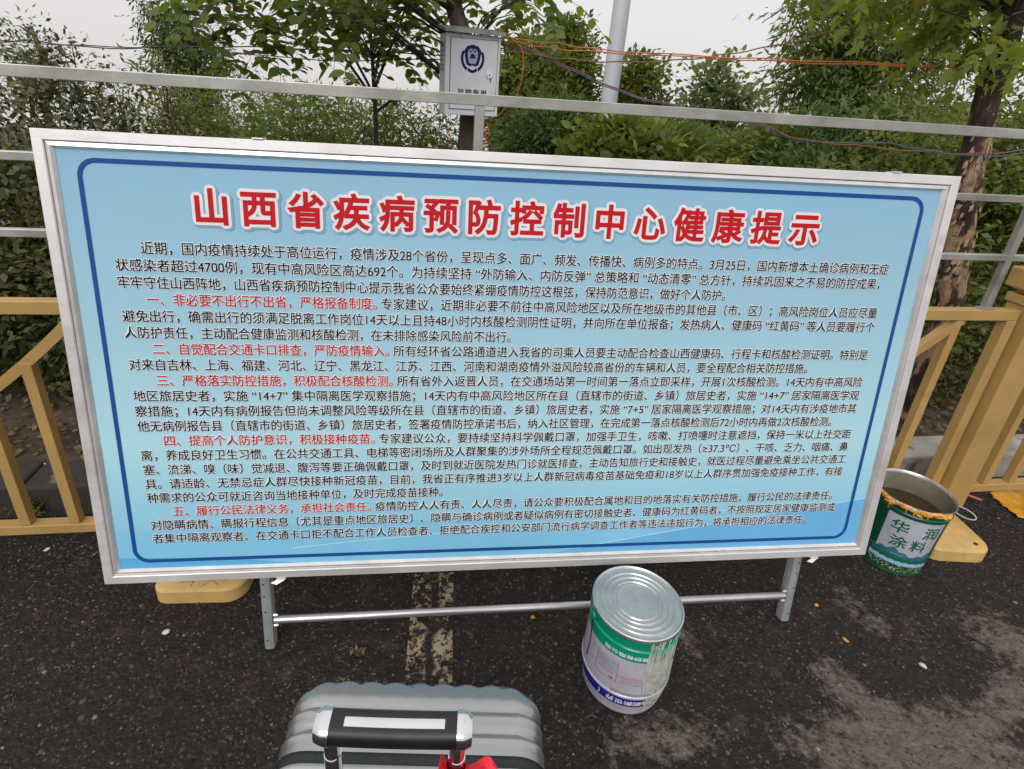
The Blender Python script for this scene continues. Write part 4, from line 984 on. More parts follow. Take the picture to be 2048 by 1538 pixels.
def plant(name, label, cat, base_, trunk, tr, blobs, clumps, per, size, tmpl, m, mbark, rc=.12, group=None, droop=.0, limbs=40, tintr=(0, 1), shell=.5, face=None, limb_r=.012, twig=True, trunkname='trunk', leafname='crown', compound=False, sub=None, hseed=0):
    """trunk: list of points; blobs: (centre, (rx,ry,rz)); all in world space"""
    RSl = np.random.RandomState(1000 + hseed)
    root = empty(name, base_, (0, 0, 0), label, cat, group); O = Vector(base_)
    vol = np.array([b[1][0] * b[1][1] * b[1][2] for b in blobs]) ** .75; vol /= vol.sum()
    idx = RSl.choice(len(blobs), clumps, p=vol)
    d = RSl.normal(size=(clumps, 3)); d /= np.linalg.norm(d, axis=1, keepdims=True)
    rr_ = RSl.rand(clumps) ** (1 / 3.) ; rr_ = shell * (rr_ ** .35) + (1 - shell) * rr_
    Cc = np.array([list(b[0]) for b in blobs])[idx] + d * rr_[:, None] * np.array([b[1] for b in blobs])[idx]
    # trunk and limbs
    tm = MB(); T_ = [Vector(p) for p in trunk]
    if len(T_) > 1:
        n2 = len(T_); rs_ = [tr * (1 - .6 * i / (n2 - 1)) for i in range(n2)]
        tm.tube([p - O for p in T_], rs_, 12 if tr > .03 else 7)
    sel = RSl.choice(clumps, min(limbs, clumps), replace=False)
    lm = MB()
    for q in sel:
        c = Vector(Cc[q]); best = min(T_, key=lambda p: (p - c).length + max(0, p.z - c.z + .1) * 1.2)
        mid = best.lerp(c, .5) + Vector((RSl.uniform(-.05, .05), RSl.uniform(-.05, .05), .06 + droop * .3)) * (c - best).length
        r1 = limb_r * RSl.uniform(.5, 1.1)
        pts_ = [best, best.lerp(mid, .6), mid, mid.lerp(c, .6) + Vector((0, 0, .02)), c]
        lm.tube([p - O for p in pts_], [r1, r1 * .8, r1 * .6, r1 * .4, r1 * .2], 5)
    if tm.v: tm.build(trunkname, mbark, root, sm=True)
    if lm.v: lm.build('branches', mbark, root, sm=True)
    Oa = np.array(O)
    if compound:
        # pinnate leaves: rachis with paired leaflets
        Pl = []; Dl = []; Nl = []; Sl = []; Tl = []; rm_ = MB()
        for q in range(clumps):
            for _ in range(per):
                o0 = Cc[q] + RSl.normal(size=3) * rc; dr = RSl.normal(size=3); dr[2] = dr[2] * .35 + .1; dr /= np.linalg.norm(dr); ln = size * RSl.uniform(2.6, 4.0); k2 = RSl.randint(3, 5)
                tt = RSl.rand(); pts_ = []; side = np.cross(dr, (0, 0, 1)); side /= np.linalg.norm(side) + 1e-9
                if o0[1] < 3.32 and -.48 < o0[0] < .12 and 1.35 < o0[2] < 2.12: continue
                for i in range(k2 + 1):
                    f_ = (i + .6) / (k2 + .6); p = o0 + dr * ln * f_ + np.array([0, 0, -droop * ln * f_ * f_]); pts_.append(p)
                    dd = dr + np.array([0, 0, -droop * 1.6 * f_]); dd /= np.linalg.norm(dd)
                    up_ = np.cross(side, dd)
                    prs = ((1,), (-1,)) if i < k2 else ((0,),)
                    for (sg,) in prs:
                        Pl.append(p); Dl.append(dd * .45 + side * sg * .9 + RSl.normal(size=3) * .12 + (0, 0, -.25) if sg else dd); Nl.append(up_ + RSl.normal(size=3) * .25); Sl.append(size * RSl.uniform(.75, 1.15)); Tl.append(min(1, max(0, tt * .8 + RSl.rand() * .25)))
                rm_.tube([Vector(o0 - Oa)] + [Vector(p - Oa) for p in pts_], .0012, 3, cap=False)
        rm_.build('leaf_stalks', mbark, root)['kind'] = 'stuff'
        P = np.array(Pl) - Oa; D = np.array(Dl); Nn = np.array(Nl); S = np.array(Sl); ti = np.array(Tl)
    else:
        N = clumps * per; ci = np.repeat(np.arange(clumps), per)
        off = np.clip(RSl.normal(size=(N, 3)), -1.5, 1.5) * rc * RSl.uniform(.5, 1.3, clumps)[ci][:, None]; off[:, 2] *= .75
        P = Cc[ci] + off - Oa
        D = off + RSl.normal(size=(N, 3)) * rc * .8; D[:, 2] -= droop * rc * 2
        Nn = RSl.normal(size=(N, 3)) * .7; Nn[:, 2] += .9
        if face is not None: Nn += np.array(face)[None]
        S = size * RSl.uniform(.6, 1.25, N); ct = RSl.uniform(tintr[0], tintr[1], clumps)[ci]; ti = np.clip(ct * .7 + RSl.uniform(tintr[0], tintr[1], N) * .3, 0, 1)
    leaf_object(leafname, P, D, Nn, S, ti, tmpl, m, root)
    return root

L_dark = leafmat('hedge_leaves', [(0, (.030, .036, .013)), (.45, (.07, .082, .024)), (.72, (.125, .12, .042)), (.86, (.16, .13, .06)), (.95, (.13, .075, .035)), (1, (.34, .30, .19))], .45, .15)
L_green = leafmat('shrub_leaves', [(0, (.045, .066, .016)), (.4, (.11, .15, .036)), (.75, (.19, .225, .055)), (1, (.29, .31, .09))], .45, .45)
L_mid = leafmat('mid_tree_leaves', [(0, (.05, .085, .025)), (.5, (.08, .13, .04)), (1, (.15, .19, .065))], .55, .3)
L_ash = leafmat('ash_leaflets', [(0, (.06, .10, .028)), (.5, (.11, .165, .042)), (.85, (.18, .225, .055)), (.95, (.24, .23, .05)), (1, (.17, .10, .035))], .4, .55)
L_maple = leafmat('maple_leaves', [(0, (.12, .17, .035)), (.6, (.21, .26, .06)), (1, (.30, .33, .09))], .5, .5)
L_willow = leafmat('willowy_leaves', [(0, (.07, .11, .03)), (.5, (.13, .18, .05)), (1, (.22, .26, .08))], .5, .45)
L_jun = leafmat('dark_conical_leaves', [(0, (.035, .06, .018)), (.6, (.065, .105, .03)), (1, (.12, .16, .045))], .6, .35)
L_pale = leafmat('haze_tinted_leaves', [(0, (.10, .14, .07)), (.6, (.16, .20, .10)), (1, (.24, .26, .14))], .6, .4)  # distance haze painted into the leaf colour, no haze volume
L_dry = leafmat('dry_undergrowth', [(0, (.05, .055, .022)), (.4, (.10, .10, .04)), (.7, (.16, .12, .055)), (1, (.26, .20, .11))], .7, .2)

def B(px, py, rx, rz, Y, ry=None):
    """ellipsoid centred where a ray meets depth Y; radii given in metres"""
    p = at(px, py, Y); return (p, (rx, ry if ry else rx, rz))
def ppm(Y): return Y / F * 1.08
def Bp(px, py, rxp, rzp, Y, ry=None):
    k = ppm(Y); return B(px, py, rxp * k, rzp * k, Y, ry if ry else rxp * k)

# left hedge: separate shrubs close behind the railing
for i, (x, y, h, wd) in enumerate(((-3.9, 2.75, 1.85, .75), (-2.95, 2.55, 1.70, .70), (-2.15, 2.72, 1.62, .62), (-1.45, 2.95, 1.38, .55), (-.75, 3.3, 1.15, .5))):
    bl = [((x, y, h * .25 + .1), (wd * .9, .45, h * .28)), ((x + .1, y, h * .5), (wd, .5, h * .3)), ((x - .1, y + .05, h * .75), (wd * .85, .45, h * .24)), ((x + .15, y - .1, h * .38), (wd * .8, .4, h * .3))]
    plant('hedge_shrub', ('hedge shrub with withered leaves behind the left railing, ' + ('leftmost and tallest', 'against the left photo edge', 'next to the board corner', 'partly behind the board corner', 'hidden low behind the board')[i]), 'shrub', (x, y, .15), [(x, y, .1), (x, y, h * .4), (x + .05, y, h * .75)], .025, bl, 460 if i < 3 else 260, 34, .044, T_RHOMB, L_dark, M_twig, rc=.085, group='hedge shrubs behind the left railing', limbs=70, shell=.72, face=(0, -.6, .2), hseed=i, limb_r=.006)
# sparse twiggy tops of the hedge
for i, (px, py) in enumerate(((60, 130), (150, 150), (250, 235), (330, 200))):
    Y = 2.9 + .1 * i; p = at(px, py, Y); b0_ = Vector((p.x + .12, Y, .15))
    plant('twiggy_shrub', 'thin upright twiggy shrub with sparse leaves above the left hedge, ' + ('at the far left', 'second from the left', 'above the board corner', 'right of the board corner')[i], 'shrub', b0_, [b0_, b0_ + Vector((0, 0, 1.0)), Vector((p.x, Y, p.z - .1))], .010,
          [(p, (.20, .15, .22)), (p - Vector((-.05, 0, .25)), (.22, .18, .2))], 60, 9, .032, T_RHOMB, L_dark, M_twig, rc=.05, group='twiggy shrubs above the left hedge', limbs=40, shell=.3, hseed=20 + i, limb_r=.004)

# low leafy shrubs between hedge and sapling
for i, (px, py, Y, rx, rz, mm, lab) in enumerate(((330, 250, 4.2, .35, .42, L_green, 'yellowish green shrub with reaching sprays left of the thin sapling'), (470, 262, 4.4, .42, .36, L_willow, 'feathery light green shrub behind the top edge of the board'), (600, 270, 4.0, .34, .28, L_willow, 'low feathery shrub just left of the thin sapling'), (715, 262, 4.6, .42, .26, L_willow, 'pale green shrub behind the thin sapling'), (830, 275, 4.2, .36, .24, L_green, 'low green shrub between sapling and utility box'))):
    p = at(px, py, Y); b0_ = Vector((p.x, Y, .1))
    plant('leafy_shrub', lab, 'shrub', b0_, [b0_, Vector((p.x, Y, p.z * .6)), Vector((p.x + .05, Y, p.z))], .015, [(p, (rx, rx, rz)), (p - Vector((0, 0, rz)), (rx * 1.1, rx, rz * 1.2)), (Vector((p.x, Y, .6)), (rx, rx, .5))], 290, 28, .052, T_NARROW, mm, M_twig, rc=.08, group='low shrubs behind the board', limbs=60, shell=.5, hseed=40 + i, limb_r=.005)

# far left pale tree, dark conical tree, pale tree behind
def far_tree(name, label, cat, px, ptop, pbot, Y, blobs, clumps, per, size, tmpl, m, rc, hs, group=None, tr=.08, shell=.45, limbs=60, droop=0, limb_r=.03):
    p = at(px, pbot, Y); q = at(px, ptop, Y); zb = -.8 if Y > 8 else 0
    if Y > 20: zb = -3.5
    b0_ = Vector((p.x, Y, zb)); tk = [b0_ + (Vector((q.x, Y, q.z)) - b0_) * t for t in (0, .25, .5, .7, .85, .97)]
    tk = [Vector((v.x + random.uniform(-.03, .03) * Y * .2, v.y, v.z)) for v in tk]
    return plant(name, label, cat, b0_, tk, tr, blobs, clumps, per, size, tmpl, m, M_bark, rc=rc, group=group, limbs=limbs, shell=shell, hseed=hs, droop=droop, limb_r=limb_r)
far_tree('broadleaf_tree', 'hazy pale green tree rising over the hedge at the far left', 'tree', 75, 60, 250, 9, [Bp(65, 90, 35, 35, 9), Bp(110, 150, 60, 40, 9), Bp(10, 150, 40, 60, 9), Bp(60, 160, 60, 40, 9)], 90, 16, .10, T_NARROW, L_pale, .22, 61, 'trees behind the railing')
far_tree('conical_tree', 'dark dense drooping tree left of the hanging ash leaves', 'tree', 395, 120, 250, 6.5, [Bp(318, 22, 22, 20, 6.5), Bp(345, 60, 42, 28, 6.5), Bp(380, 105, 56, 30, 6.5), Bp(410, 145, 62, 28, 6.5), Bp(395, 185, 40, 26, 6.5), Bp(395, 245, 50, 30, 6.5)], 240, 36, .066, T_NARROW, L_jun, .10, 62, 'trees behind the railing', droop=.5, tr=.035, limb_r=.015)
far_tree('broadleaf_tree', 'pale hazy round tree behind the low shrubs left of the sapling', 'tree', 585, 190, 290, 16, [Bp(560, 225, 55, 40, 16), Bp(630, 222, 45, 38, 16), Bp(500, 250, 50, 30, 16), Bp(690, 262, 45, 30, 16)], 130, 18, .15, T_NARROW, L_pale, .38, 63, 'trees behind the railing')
# bushes right of the box, in front of the lamp post
spec = [(1050, 160, 60, 62, 7.0, 'dark bushy tree directly right of the utility box'), (1135, 125, 38, 62, 7.6, 'dark bushy tree with a tall top left of the lamp post'), (1105, 255, 80, 45, 6.2, 'broad dark shrub below the safety rail left of the lamp post'), (1278, 195, 44, 64, 7.4, 'tall dark bushy tree directly right of the lamp post'), (1250, 300, 80, 28, 5.3, 'low glossy shrub in front of the lamp post foot'), (1345, 300, 50, 32, 6.6, 'low green shrub between the lamp post and the young tree')]
for i, (px, py, rx, rz, Y, lab) in enumerate(spec):
    far_tree('bushy_tree' if rz > 59 else 'dense_shrub', lab, 'tree' if rz > 59 else 'shrub', px, py - rz * .9, py + rz, Y, [Bp(px, py, rx, rz, Y), Bp(px - rx * .5, py + rz * .6, rx * .7, rz * .6, Y), Bp(px + rx * .5, py + rz * .7, rx * .75, rz * .6, Y), Bp(px, py - rz * .75, rx * .42, rz * .42, Y), Bp(px, py + rz * 1.5, rx * 1.1, rz * .8, Y)], (290, 290, 340, 290, 340, 340)[i], 34, (.078, .07, .085, .07, .10, .085)[i], (T_RHOMB, T_RHOMB, T_NARROW, T_RHOMB, T_OVAL, T_NARROW)[i], (L_green, L_green, L_mid, L_green, L_green, L_willow)[i], .10, 70 + i, 'bushy trees right of the utility box', shell=.6)
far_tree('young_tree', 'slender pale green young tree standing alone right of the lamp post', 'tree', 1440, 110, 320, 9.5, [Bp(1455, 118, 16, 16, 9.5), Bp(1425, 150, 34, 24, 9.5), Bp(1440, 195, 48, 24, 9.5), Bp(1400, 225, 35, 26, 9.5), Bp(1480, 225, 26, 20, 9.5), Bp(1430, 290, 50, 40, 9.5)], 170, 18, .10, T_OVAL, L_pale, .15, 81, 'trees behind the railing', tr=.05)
spec = [(1390, 300, 50, 28, 8.0), (1490, 318, 60, 34, 7.0), (1585, 300, 65, 42, 5.6), (1700, 285, 80, 52, 5.0), (1830, 300, 80, 65, 4.6), (1640, 350, 70, 36, 4.6), (1540, 275, 30, 20, 9.0)]
labs = ['mid green shrub at the foot of the young pale tree', 'hazy shrub right of the young pale tree', 'dark green shrub behind the upper right part of the board', 'dark green shrub below the willowy tree', 'dark leafy shrub just left of the peeling maple trunk', 'dark shrub low behind the top right frame of the board', 'hazy far shrub under the catenary gantry']
for i, (px, py, rx, rz, Y) in enumerate(spec):
    far_tree('dense_shrub', labs[i], 'shrub', px, py - rz * .8, py + rz, Y, [Bp(px, py, rx, rz, Y), Bp(px - rx * .6, py + rz * .6, rx * .7, rz * .7, Y), Bp(px + rx * .6, py + rz * .7, rx * .7, rz * .7, Y), Bp(px, py + rz * 1.6, rx * 1.1, rz, Y)], 260, 34, (.09, .11, .075, .095, .06, .085, .09)[i], (T_RHOMB, T_NARROW, T_RHOMB, T_NARROW, T_RHOMB, T_NARROW, T_RHOMB)[i], (L_willow, L_willow, L_green, L_mid, L_green, L_mid, L_pale)[i], .12, 90 + i, 'dense shrubs left of the maple trunk', shell=.6)
# willowy tree upper right
far_tree('willowy_tree', 'tall light willowy tree filling the sky left of the maple', 'tree', 1740, -60, 330, 6.0, [Bp(1650, 40, 62, 60, 6), Bp(1720, 10, 80, 70, 6), Bp(1650, 130, 70, 50, 6), Bp(1760, 110, 90, 60, 6), Bp(1600, 180, 50, 40, 6), Bp(1710, 200, 95, 45, 6), Bp(1840, 190, 70, 55, 6), Bp(1860, 60, 70, 70, 6)], 420, 32, .085, T_NARROW, L_willow, .13, 110, 'trees behind the railing', droop=.4, limbs=110)
# far wood that closes the horizon
RSb = np.random.RandomState(5); N = 26000
X = RSb.uniform(-26, 34, N); Yb = 26 + RSb.uniform(-3, 3, N); top_ = -.2 + .5 * np.sin(X * .37) + .35 * np.sin(X * .9 + 1); Zb = -4.5 + (top_ + 4.5 - 1.3) * RSb.rand(N) ** .6
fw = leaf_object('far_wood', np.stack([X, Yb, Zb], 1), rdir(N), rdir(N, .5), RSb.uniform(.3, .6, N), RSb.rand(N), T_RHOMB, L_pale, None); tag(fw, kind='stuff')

# right hedge behind the railing
for i, (x, y, h, wd, lab) in enumerate(((2.35, 3.55, 1.35, .55, 'green shrub behind the railing directly right of the board edge'), (3.0, 3.75, 1.75, .6, 'green shrub behind the capped railing post'), (3.7, 3.9, 2.2, .7, 'tall yellowish green shrub at the right edge behind the railing'), (1.5, 3.6, 1.25, .55, 'green shrub hidden behind the right part of the board'), (4.5, 4.2, 2.6, .8, 'tall dark shrub beyond the right photo edge'))):
    bl = [((x, y, h * .3 + .1), (wd, .5, h * .3)), ((x + .1, y, h * .6), (wd * .95, .5, h * .3)), ((x - .1, y + .05, h * .85), (wd * .7, .45, h * .2))]
    plant('hedge_shrub', lab, 'shrub', (x, y, .12), [(x, y, .1), (x, y, h * .4), (x + .05, y, h * .8)], .025, bl, 380, 34, .05, T_RHOMB, L_green, M_twig, rc=.09, group='green shrubs behind the right railing', limbs=60, shell=.65, face=(0, -.5, .3), hseed=130 + i, limb_r=.006)
# undergrowth and leaf litter (ground cover)
N = 9000; S_ = RS.uniform(-4, 5.2, N); O_ = .42 + RS.rand(N) ** 1.3 * 1.5; zz = .15 + RS.rand(N) ** 2 * .03
P = np.array([list(fp(s, o, z)) for s, o, z in zip(S_, O_, zz)])
gc = leaf_object('leaf_litter', P, rdir(N) * (1, 1, .25), rdir(N, 2.2), RS.uniform(.022, .05, N), np.clip(.5 + RS.rand(N) * .5, 0, 1), T_RHOMB, L_dry, None); tag(gc, kind='stuff')
N = 20000; S_ = RS.uniform(1.2, 5.0, N); O_ = .62 + RS.rand(N) * 1.15; hmax = .12 + np.clip((O_ - .6) * .62, 0, .7) * (.75 + .25 * np.sin(S_ * 5)); zz = .14 + RS.rand(N) ** .8 * hmax
P = np.array([list(fp(s, o, z)) for s, o, z in zip(S_, O_, zz)])
gc = leaf_object('undergrowth', P, rdir(N, .5), rdir(N, .6), RS.uniform(.02, .045, N), np.clip(RS.rand(N) * .55 + (.5 + .5 * np.sin(S_ * 4 + O_ * 6)) * .4, 0, 1), T_RHOMB, L_dry, None); tag(gc, kind='stuff')
# weeds at the kerb
def weed(px, py, zb, n, ln, lab, m):
    p = gz(px, py, zb); P = []; D = []; rr = np.random.RandomState(px)
    root = empty('weed', p, (0, 0, 0), lab, 'weed', 'weeds growing by the kerb'); mbw = MB()
    for i in range(n):
        a = rr.uniform(0, 2 * PI); e = rr.uniform(.4, 1.4); d = Vector((math.cos(a) * math.cos(e), math.sin(a) * math.cos(e), math.sin(e))) * ln * rr.uniform(.5, 1)
        mbw.tube([(0, 0, 0), d * .5 + Vector((0, 0, .01)), d], .0012, 3)
        for k in range(5): P.append(list(d * (.4 + .15 * k))); D.append(rr.normal(size=3) + (0, 0, .3))
    mbw.build('stem', M_twig, root); P = np.array(P); D = np.array(D)
    leaf_object('leaf_tuft', P, D, rr.normal(size=(len(P), 3)) + (0, 0, .8), rr.uniform(.012, .024, len(P)), rr.rand(len(P)), T_RHOMB, m, root)
L_yel = leafmat('yellow_weed_leaves', [(0, (.10, .16, .02)), (1, (.28, .32, .05))], .5, .4)
weed(70, 1030, .02, 26, .11, 'yellow green weed growing at the kerb below the left railing', L_yel)
weed(1825, 940, .02, 26, .09, 'grey green weed at the kerb left of the capped railing post', L_mid)
weed(2030, 945, .0, 10, .05, 'small weed at the kerb right of the capped railing post', L_green)
weed(865, 1160, .0, 22, .045, 'small moss green weed growing in the worn painted line', L_mid)
weed(718, 1310, .0, 6, .03, 'tiny dry weed sprig on the asphalt left of the painted line', L_dry)

# thin sapling with forked branches left of the box
p0 = at(752, 300, 3.7); sap0 = Vector((p0.x, 3.7, .12))
sp_ = [sap0, at(753, 290, 3.7), at(750, 210, 3.7), at(745, 120, 3.7), at(738, 30, 3.7), at(735, -60, 3.7)]
sapl = plant('sapling', 'thin forked sapling trunk with pinnate leaves left of the utility box', 'tree', sap0, sp_, .018, [Bp(650, 90, 70, 50, 3.6), Bp(795, 120, 40, 60, 3.9), Bp(690, 205, 35, 22, 3.6), Bp(690, 10, 90, 40, 3.6)], 26, 2, .062, T_OVAL, L_ash, M_bark, rc=.07, compound=True, droop=.35, limbs=26, limb_r=.006, hseed=150)
fk = MB()
for pts_ in ([(752, 205), (700, 130), (640, 50), (610, -10)], [(752, 205), (735, 165), (700, 100), (660, 40)], [(750, 175), (775, 110), (800, 50), (815, 0)], [(752, 225), (790, 195), (830, 180)], [(748, 160), (770, 60), (775, 0)]):
    P_ = [at(x, y, 3.7) - sap0 for x, y in pts_]; fk.tube(P_, [.011 - .002 * i for i in range(len(P_))], 6)
fk.build('fork', M_bark, sapl, sm=True)
# ash tree carrying the utility box; leaves hang into the top of the frame
tb0 = at(938, 300, 3.35); ash0 = Vector((tb0.x, 3.35, .12))
ash_tr = [ash0, at(938, 300, 3.35), at(945, 200, 3.35), at(935, 100, 3.35), at(912, 30, 3.35), at(895, -40, 3.35), at(880, -160, 3.35)]
plant('ash_tree', 'dark ash trunk carrying the grey utility box, pinnate leaves hanging above', 'tree', ash0, ash_tr, .078, [Bp(470, 10, 70, 40, 2.9), Bp(590, 35, 80, 45, 2.9), Bp(730, 0, 80, 40, 3.0), Bp(800, 50, 40, 45, 3.5), Bp(530, 75, 40, 25, 2.9), Bp(1040, 0, 60, 28, 3.4), Bp(1075, 20, 40, 22, 3.3), Bp(825, 190, 20, 45, 3.6), Bp(700, -60, 260, 40, 3.1), Bp(840, 130, 25, 40, 3.5)], 98, 3, .070, T_OVAL, L_ash, M_bark, rc=.10, compound=True, droop=.5, limbs=70, limb_r=.008, hseed=151, tintr=(0, 1))

# utility box
ubc = at(945, 150, 3.12); ub = empty('utility_box', (ubc.x, 3.13, 0), (0, 0, .34), 'light grey metal monitoring box with a police emblem strapped to the ash trunk', 'utility box')
M_ub = mat('grey_box_enamel', (.64, .66, .71), .4, .05, .05, 5, .03, 100); M_ubs = mat('weathered_box_roof', (.27, .29, .27), .55, .1, .25, 8, .2, 60)
hx_, z0, z1 = .145, 1.590, 1.968
MB().box(-hx_, hx_, 0, .13, z0, z1, b=.003).build('housing', M_ub, ub)
rf_ = MB(); rf_.add([(-hx_ - .012, -.035, z1 + .002), (hx_ + .012, -.035, z1 + .002), (hx_ + .012, .14, z1 + .03), (-hx_ - .012, .14, z1 + .03), (-hx_ - .012, -.035, z1 + .016), (hx_ + .012, -.035, z1 + .016), (hx_ + .012, .14, z1 + .044), (-hx_ - .012, .14, z1 + .044)], [(0, 3, 2, 1), (4, 5, 6, 7), (0, 1, 5, 4), (1, 2, 6, 5), (2, 3, 7, 6), (3, 0, 4, 7)]); rf_.build('rain_roof', M_ubs, ub)
door = MB().box(-hx_ + .026, hx_ - .018, -.006, -.001, z0 + .03, z1 - .02, b=.0015).build('door', M_ub, ub)
gap = MB()
xa, xb, za, zb = -hx_ + .0235, hx_ - .0155, z0 + .0275, z1 - .0175
gap.box(xa, xa + .0025, -.002, -.0005, za, zb); gap.box(xb - .0025, xb, -.002, -.0005, za, zb); gap.box(xa + .0026, xb - .0026, -.002, -.0005, za, za + .0025); gap.box(xa + .0026, xb - .0026, -.002, -.0005, zb - .0025, zb)
gap.build('door_gap', M_black, ub)
lk = MB(); lk.tube([(.085, -.006, 1.79), (.085, -.014, 1.79)], .016, 20); lk.tube([(.085, -.014, 1.79), (.085, -.018, 1.79)], .011, 20); lk.build('lock', M_chrome, door, sm=True)
kh = MB(); kh.tube([(.086, -.0181, 1.789), (.086, -.0195, 1.789)], .0045, 10); kh.box(.094, .097, -.010, -.007, 1.755, 1.782); kh.build('keyhole', M_black, door)
for k in range(6):
    MB().box(-hx_ - .003, -hx_ - .0005, .04, .10, 1.80 + k * .022, 1.807 + k * .022, b=.001).build('louvre', M_ubs, ub)
# emblem: shield with gate, wheat wreath
M_em = flat('emblem_blue', (.018, .018, .09)); M_em2 = flat('emblem_pale', (.38, .38, .52))
def fpoly(pts, y, m, name, par): 
    MB().add([(x, y, z) for x, z in pts], [tuple(range(len(pts)))]).build(name, m, par)
ex, ez = -.005, 1.868
sh = [(0, .042), (.022, .036), (.033, .022), (.031, -.004), (.024, -.028), (.010, -.034), (0, -.030), (-.010, -.034), (-.024, -.028), (-.031, -.004), (-.033, .022), (-.022, .036)]
EZ_ = 1.32; em = empty('emblem', (ex * (1 - EZ_), 0, ez * (1 - EZ_))); em.scale = (EZ_, 1, EZ_); em.parent = door
fpoly([(ex + x, ez + z) for x, z in sh], -.0066, M_em, 'emblem_shield', em)
fpoly([(ex + x * .62, ez + z * .72 - .001) for x, z in sh], -.0070, M_em2, 'emblem_shield_field', em)
fpoly([(ex + x, ez + z) for x, z in ((-.012, -.006), (.012, -.006), (.009, .004), (.005, .010), (-.005, .010), (-.009, .004))], -.0074, M_em, 'emblem_gate', em)
for sx_, sz_ in ((-.008, .018), (.008, .018), (0, .025)): fpoly([(ex + sx_ + .0035 * math.cos(a), ez + sz_ + .005 * math.sin(a)) for a in [2 * PI * i / 8 for i in range(8)]], -.0074, M_em, 'emblem_star', em)
wr = MB()
for sg in (-1, 1):
    for k in range(8):
        a = math.radians(25 - k * 15); cxx, czz = ex + sg * .042 * math.cos(a) * (1 if k < 6 else .75), ez + .045 * math.sin(a) - .006
        da = a - math.radians(90) + math.radians(28); l = .018; wv = .0062
        dx, dz = sg * math.cos(da) * l, math.sin(da) * l; nx2, nz2 = -dz / l * wv, dx / l * wv
        wr.add([(cxx - dx * .6, -.0066, czz - dz * .6), (cxx + nx2, -.0066, czz + nz2), (cxx + dx * .6, -.0066, czz + dz * .6), (cxx - nx2, -.0066, czz - nz2)], [(0, 1, 2, 3)])
wr.build('emblem_wreath', M_em, em)
jj = harvest([lettering(c_, .036, bevel=.0010) for c_ in '监控专用'])
for k, (V, P) in enumerate(jj):
    xm = (V[:, 0].min() + V[:, 0].max()) / 2; co = np.stack([V[:, 0] - xm - .062 + k * .0405, -.0066 - np.clip(V[:, 2], 0, None) * .2, V[:, 1] * .95 + 1.688], 1)
    me = bpy.data.meshes.new('door_lettering'); me.from_pydata(co.tolist(), [], P); link('door_lettering', me, M_em, door)

# lamp post
lp0 = at(1222, 170, 6.0)
lx = lp0.x
lr = empty('lamp_post', (lx, 6.0, -.5), (0, 0, 0), 'plain light grey lamp post behind the bushes', 'lamp post')
M_lp = mat('lamp_grey', (.50, .52, .55), .5, .2, .05, 2)
MB().tube([(0, 0, 0), (.0, 0, 8.0)], [.088, .066], 24).build('pole', M_lp, lr, sm=True)
MB().tube([(0, 0, 8.0), (0, -.6, 8.3), (0, -1.3, 8.4)], .035, 10).build('arm', M_lp, lr, sm=True)
MB().box(-.12, .12, -1.9, -1.3, 8.34, 8.44, b=.03).build('lamp_head', M_lp, lr)
# catenary gantry far behind
g = at(1545, 205, 42); gr = empty('catenary_gantry', (g.x, 42, -6), (0, 0, 0), 'distant grey railway catenary gantry between the trees', 'gantry')
def gl(px, py): q = at(px, py, 42); return Vector((q.x - g.x, 0, q.z + 6))
M_gt = mat('gantry_steel', (.42, .45, .48), .6, .2)
for (a, b2) in (((1568, 190), (1562, 240)), ((1480, 188), (1482, 230))):
    A_, B_ = gl(*a), gl(*b2); MB().box(A_.x - .12, A_.x + .12, -.12, .12, 0, A_.z).build('mast', M_gt, gr)
tr_ = MB(); a, b2 = gl(1480, 188), gl(1600, 200); a2, b3 = gl(1480, 196), gl(1600, 208)
tr_.tube([a, b2], .05, 5); tr_.tube([a2, b3], .05, 5)
for i in range(14): tr_.tube([(a if i % 2 else a2).lerp(b2 if i % 2 else b3, i / 14), (a2 if i % 2 else a).lerp(b3 if i % 2 else b2, (i + 1) / 14)], .03, 4)
tr_.build('truss', M_gt, gr); MB().tube([gl(1540, 200), gl(1538, 226)], .05, 5).build('hanger', M_gt, gr)

# maple with the peeling trunk at the right
mt = [(1895, 640), (1903, 560), (1925, 450), (1938, 350), (1955, 270), (1978, 190), (2003, 110), (2022, 40), (2035, -40), (2045, -140)]
MY = 2.75
mp = [at(x, y, MY) for x, y in mt]; mb0 = Vector((mp[0].x - .02, MY, .12)); pts_ = [mb0] + mp
root = plant('maple_tree', 'maple with flaking brown bark and bright star shaped leaves at the right edge', 'tree', mb0, [mp[6], mp[7], mp[8], mp[9]], .030, [Bp(1800, 5, 70, 30, 2.9), Bp(1880, 60, 70, 45, 2.9), Bp(1930, 10, 60, 50, 2.95), Bp(1930, 125, 45, 25, 2.8), Bp(1710, -20, 60, 30, 2.9), Bp(2060, 130, 40, 80, 3.0), Bp(1850, -70, 200, 50, 2.9), Bp(1975, 120, 45, 25, 2.6), Bp(1990, 30, 40, 40, 2.6)], 135, 9, .075, T_MAPLE, L_maple, M_bark, rc=.11, droop=.3, limbs=60, limb_r=.008, face=(0, -.3, .4), hseed=160, trunkname='upper_trunk')
